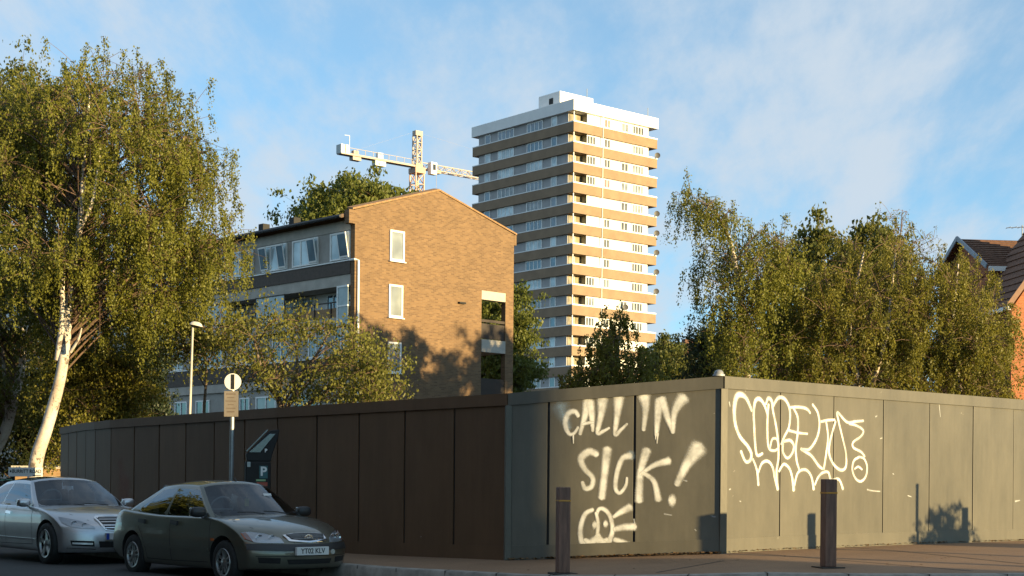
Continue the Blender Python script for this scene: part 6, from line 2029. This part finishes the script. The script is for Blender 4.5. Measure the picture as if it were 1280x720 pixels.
# the group on the right
tree('birch_tree', 'tall birch with a bent top drooping left beside the clear sky',
     [(850, 242), (872, 240), (905, 252), (925, 268), (938, 290), (955, 284), (975, 292), (985, 312), (1002, 345), (1006, 400), (1000, 470), (890, 480), (888, 440), (900, 405), (893, 370), (880, 345), (878, 320), (896, 300), (890, 275), (862, 262)],
     45.0, 1.8, [(935, 600, 0.15), (935, 500, 0.12), (930, 420, 0.10), (922, 350, 0.08), (912, 300, 0.055), (895, 268, 0.035), (870, 248, 0.015)],
     LF_BIRCH, m_birchbark, 11, n_cl=70, tips=10, leaves=44, size=0.065, sigma=0.32, hang=(0.3, 1.2), group='birches on the site',
     extra=[(851, 243), (853, 256), (862, 241), (872, 243), (880, 247), (890, 254), (900, 262), (908, 272), (868, 258), (884, 266), (875, 322), (868, 338), (882, 312), (872, 355), (888, 380), (955, 288), (972, 298)])
tree('sycamore_tree', 'broad dark sycamore crown rising between the two birches on the right',
     [(975, 340), (985, 310), (1005, 292), (1028, 283), (1045, 292), (1060, 303), (1072, 290), (1100, 286), (1118, 300), (1130, 340), (1130, 420), (1110, 480), (960, 490), (960, 400)],
     54.0, 2.6, [(1045, 600, 0.25), (1045, 450, 0.16), (1045, 340, 0.08)],
     LF_SYC, m_bark, 12, n_cl=80, tips=11, leaves=26, size=0.15, style='round', sigma=0.46)
tree('birch_tree', 'bushy golden birch with pale stems in the middle of the right group',
     [(1005, 360), (1035, 325), (1065, 305), (1105, 298), (1135, 320), (1150, 345), (1160, 400), (1160, 500), (985, 500), (985, 420)],
     46.5, 2.2, [(1075, 600, 0.13), (1075, 500, 0.11), (1062, 420, 0.08), (1068, 370, 0.05), (1080, 315, 0.02)],
     LF_BIRCH2, m_birchbark, 13, n_cl=90, tips=11, leaves=42, size=0.068, sigma=0.40, hang=(0.22, 0.7), group='birches on the site',
     stems=[[(1085, 500, 0.07), (1108, 420, 0.06), (1114, 370, 0.04), (1120, 310, 0.02)]])
tree('birch_tree', 'thin wispy birch top standing above the right group',
     [(1108, 278), (1125, 256), (1135, 262), (1138, 280), (1160, 288), (1172, 300), (1168, 325), (1120, 330), (1112, 300)],
     50.0, 0.8, [(1130, 600, 0.12), (1128, 450, 0.08), (1122, 340, 0.04), (1126, 290, 0.02), (1128, 262, 0.008)],
     LF_BIRCH, m_twig, 14, n_cl=22, tips=4, leaves=9, size=0.075, sigma=0.22, hang=(0.25, 0.7), group='birches on the site', limb_n=22, twig_r=0.006, twig_d=True, dens=1.0, grow=1.0)
tree('birch_tree', 'wide golden birch screening the brick house at the right edge',
     [(1145, 340), (1175, 318), (1205, 322), (1225, 340), (1240, 352), (1256, 375), (1262, 410), (1254, 450), (1262, 485), (1250, 505), (1140, 505), (1140, 420)],
     47.5, 2.2, [(1200, 600, 0.13), (1200, 500, 0.10), (1190, 430, 0.07), (1194, 370, 0.04), (1198, 330, 0.02)],
     LF_BIRCH2, m_birchbark, 15, n_cl=86, tips=11, leaves=42, size=0.068, sigma=0.40, hang=(0.22, 0.7), group='birches on the site')
tree('yew_bush', 'dark pointed evergreen at the foot of the drooping birch',
     [(872, 428), (884, 408), (893, 425), (902, 450), (905, 490), (862, 490), (868, 455)],
     50.0, 0.9, [(885, 600, 0.1), (885, 480, 0.07), (885, 415, 0.02)],
     LF_DARK, m_bark, 17, n_cl=34, tips=9, leaves=20, size=0.09, style='round', sigma=0.3, cat='bush')

# ------------------------------------------------------------------ beyond the birches on the left: low wall and two more cars
wl_ = at(66, 590, 47.0)
gz_ = zpave(wl_.x, wl_.y) - KERB
gwl = empty('garden_wall', (wl_.x, wl_.y, gz_), R(8), 'low tan brick garden wall lit beside the end of the hoarding', 'wall')
mb = MB(); mb.box(-1.2, 2.4, -0.12, 0.12, 0, wl_.z - gz_ + 0.1); mb.build('wall_body', m_tanwall, gwl)
mb = MB(); mb.box(-1.25, 2.45, -0.16, 0.16, wl_.z - gz_ + 0.102, wl_.z - gz_ + 0.19); mb.build('wall_coping', m_pale, gwl)
def recolour(root, paint, old):
    for ch in bpy.data.objects:
        if ch.parent == root and old.name in [m.name for m in ch.data.materials if m] if getattr(ch, 'data', None) and ch.type == 'MESH' else False:
            me = ch.data.copy(); ch.data = me
            for i, m in enumerate(me.materials):
                if m == old: me.materials[i] = paint
for (px, py, dd, colr, lab, hd) in ((4, 590, 52.0, (0.03, 0.13, 0.20), 'blue car half hidden at the left edge beyond the street name plate', (0.9, -0.43)), (34, 588, 56.0, (0.32, 0.045, 0.03), 'red car seen only as a strip of roof behind the street name plate', (0.95, -0.3))):
    c = copy_tree(mer)
    p = at(px, py, dd)
    drop_car(c, p.x, p.y, hd)
    recolour(c, paint_mat('paint_far', colr, 0.4), silver)
    tag(c, lab, 'car', 'cars parked along the side road')
# a short post and a clipped shrub round the corner whose shadows fall on the right boards
sb_ = empty('short_post', (10.5, 20.45, zpave(10.5, 20.45)), 0, 'short slim steel post round the corner beyond the right edge', 'post')
mb = MB(); mb.tube([(0, 0, -0.05), (0, 0, 1.5)], 0.035, 10); mb.build('pole', m_galv, sb_, smooth=True)
mb = MB(); mb.lathe([(0.0, 1.52), (0.03, 1.515), (0.042, 1.5), (0.042, 1.47), (0.0, 1.47)], 12); mb.build('cap', m_dkpl, sb_, smooth=True)
q0 = 640 + F * 13.5 / 19.2; u_ = F / 19.2
tree('clipped_shrub', 'clipped round shrub round the corner beyond the right edge',
     [(q0 - 0.5 * u_, 605 + 0.9 * u_), (q0 - 0.55 * u_, 605 + 0.2 * u_), (q0 - 0.3 * u_, 605 - 0.3 * u_), (q0, 605 - 0.45 * u_), (q0 + 0.3 * u_, 605 - 0.3 * u_), (q0 + 0.55 * u_, 605 + 0.2 * u_), (q0 + 0.5 * u_, 605 + 0.9 * u_)],
     19.2, 0.5, [(q0, 605 + 1.0 * u_, 0.04), (q0, 605, 0.02)], LF_DARK, m_bark, 40, n_cl=40, tips=8, leaves=14, size=0.06, style='round', sigma=0.13, cat='bush')

# ------------------------------------------------------------------ houses across the junction, behind and beside the viewer
def corner_house(name, label, x, y, rz, w, dp, eave, ridge, brick, o=0.35):
    z = zpave(x, y) - KERB
    r = empty(name, (x, y, z), rz, label, 'house')
    mb = MB(); mb.box(0, w, 0, dp, -0.3, eave); mb.build('wall', brick, r)
    mb = MB()
    h = dp / 2
    vs = [(-o, -o, eave + 0.002), (w + o, -o, eave + 0.002), (w + o, dp + o, eave + 0.002), (-o, dp + o, eave + 0.002), (h, h, ridge), (w - h, h, ridge)]
    mb.add(vs, [(0, 1, 5, 4), (1, 2, 5), (2, 3, 4, 5), (3, 0, 4), (3, 2, 1, 0)])
    mb.build('roof', m_rtile, r)
    for k in range(int(w / 3)):
        for zz in (0.9, 3.6):
            if zz + 1.4 < eave: window_on(r, 'y', 0.9 + k * 3, 2.2 + k * 3, zz, zz + 1.35, 0.003, m_upvc, P_DARK, (0.5,), 0.07, True)
            if zz + 1.4 < eave: window_on(r, 'x', 0.9 + k * 2.4, 2.0 + k * 2.4, zz, zz + 1.35, 0.003, m_upvc, P_DARK, (0.5,), 0.07, True) if 2.2 + k * 2.4 < dp else None
    mb = MB(); mb.box(w * 0.3, w * 0.3 + 0.9, h - 0.3, h + 0.3, ridge - 1.2, ridge + 0.9); mb.build('chimney', brick, r)
    mb = MB(); mb.box(w - 1.9, w - 1.0, -0.05, -0.003, 0, 2.1); mb.build('door', m_dkwood, r)
    return r
# its edge throws the shade over the side road
corner_house('brick_house', 'orange brick hipped house behind the viewer shading the side road', 29.21, 0.84, R(-125), 16.0, 9.0, 8.6, 11.0, m_orbrick, 0.06)
corner_house('brick_terrace', 'long orange brick terrace across the side road facing the parked cars', -7.3, 9.5, R(131), 34.0, 9.0, 9.0, 12.0, m_orbrick)
for k_, (tx_, ty_, sc_) in enumerate(((-11.6, 18.2, 1.0), (-16.6, 24.0, 1.1), (-21.6, 29.8, 1.0))):  # unseen trees added for warm reflections in car windows and less sky light
    q0 = 640 + F * tx_ / ty_; u_ = F / ty_
    tree('street_tree', ('round street tree opposite the parked hatchback, out of the picture', 'tall street tree opposite the parked saloon, out of the picture', 'round street tree far along the side road, out of the picture')[k_],
         [(q0 + a_ * u_ * sc_, 605 - b_ * u_ * sc_) for a_, b_ in ((-2.6, 1.2), (-3.0, 4), (-2.2, 7.2), (0, 8.6), (2.0, 7.2), (2.6, 4.2), (2.0, 1.2))],
         ty_, 2.6, [(q0, 680, 0.2), (q0, 560, 0.17), (q0, 605 - 5 * u_, 0.1)], LF_SYC, m_bark, 30 + k_, n_cl=60, tips=10, leaves=14, size=0.22, style='round', sigma=0.6, group='street trees opposite')
tree('street_tree', 'dense tree out of the picture to the right whose shadow falls on the gable',
     [(1345, 330), (1370, 285), (1400, 262), (1440, 280), (1480, 330), (1490, 420), (1460, 500), (1360, 500), (1340, 420)],
     54.0, 2.6, [(1385, 640, 0.2), (1385, 500, 0.16), (1385, 380, 0.1)], LF_SYC, m_bark, 18, n_cl=70, tips=11, leaves=22, size=0.2, style='round', sigma=0.55)
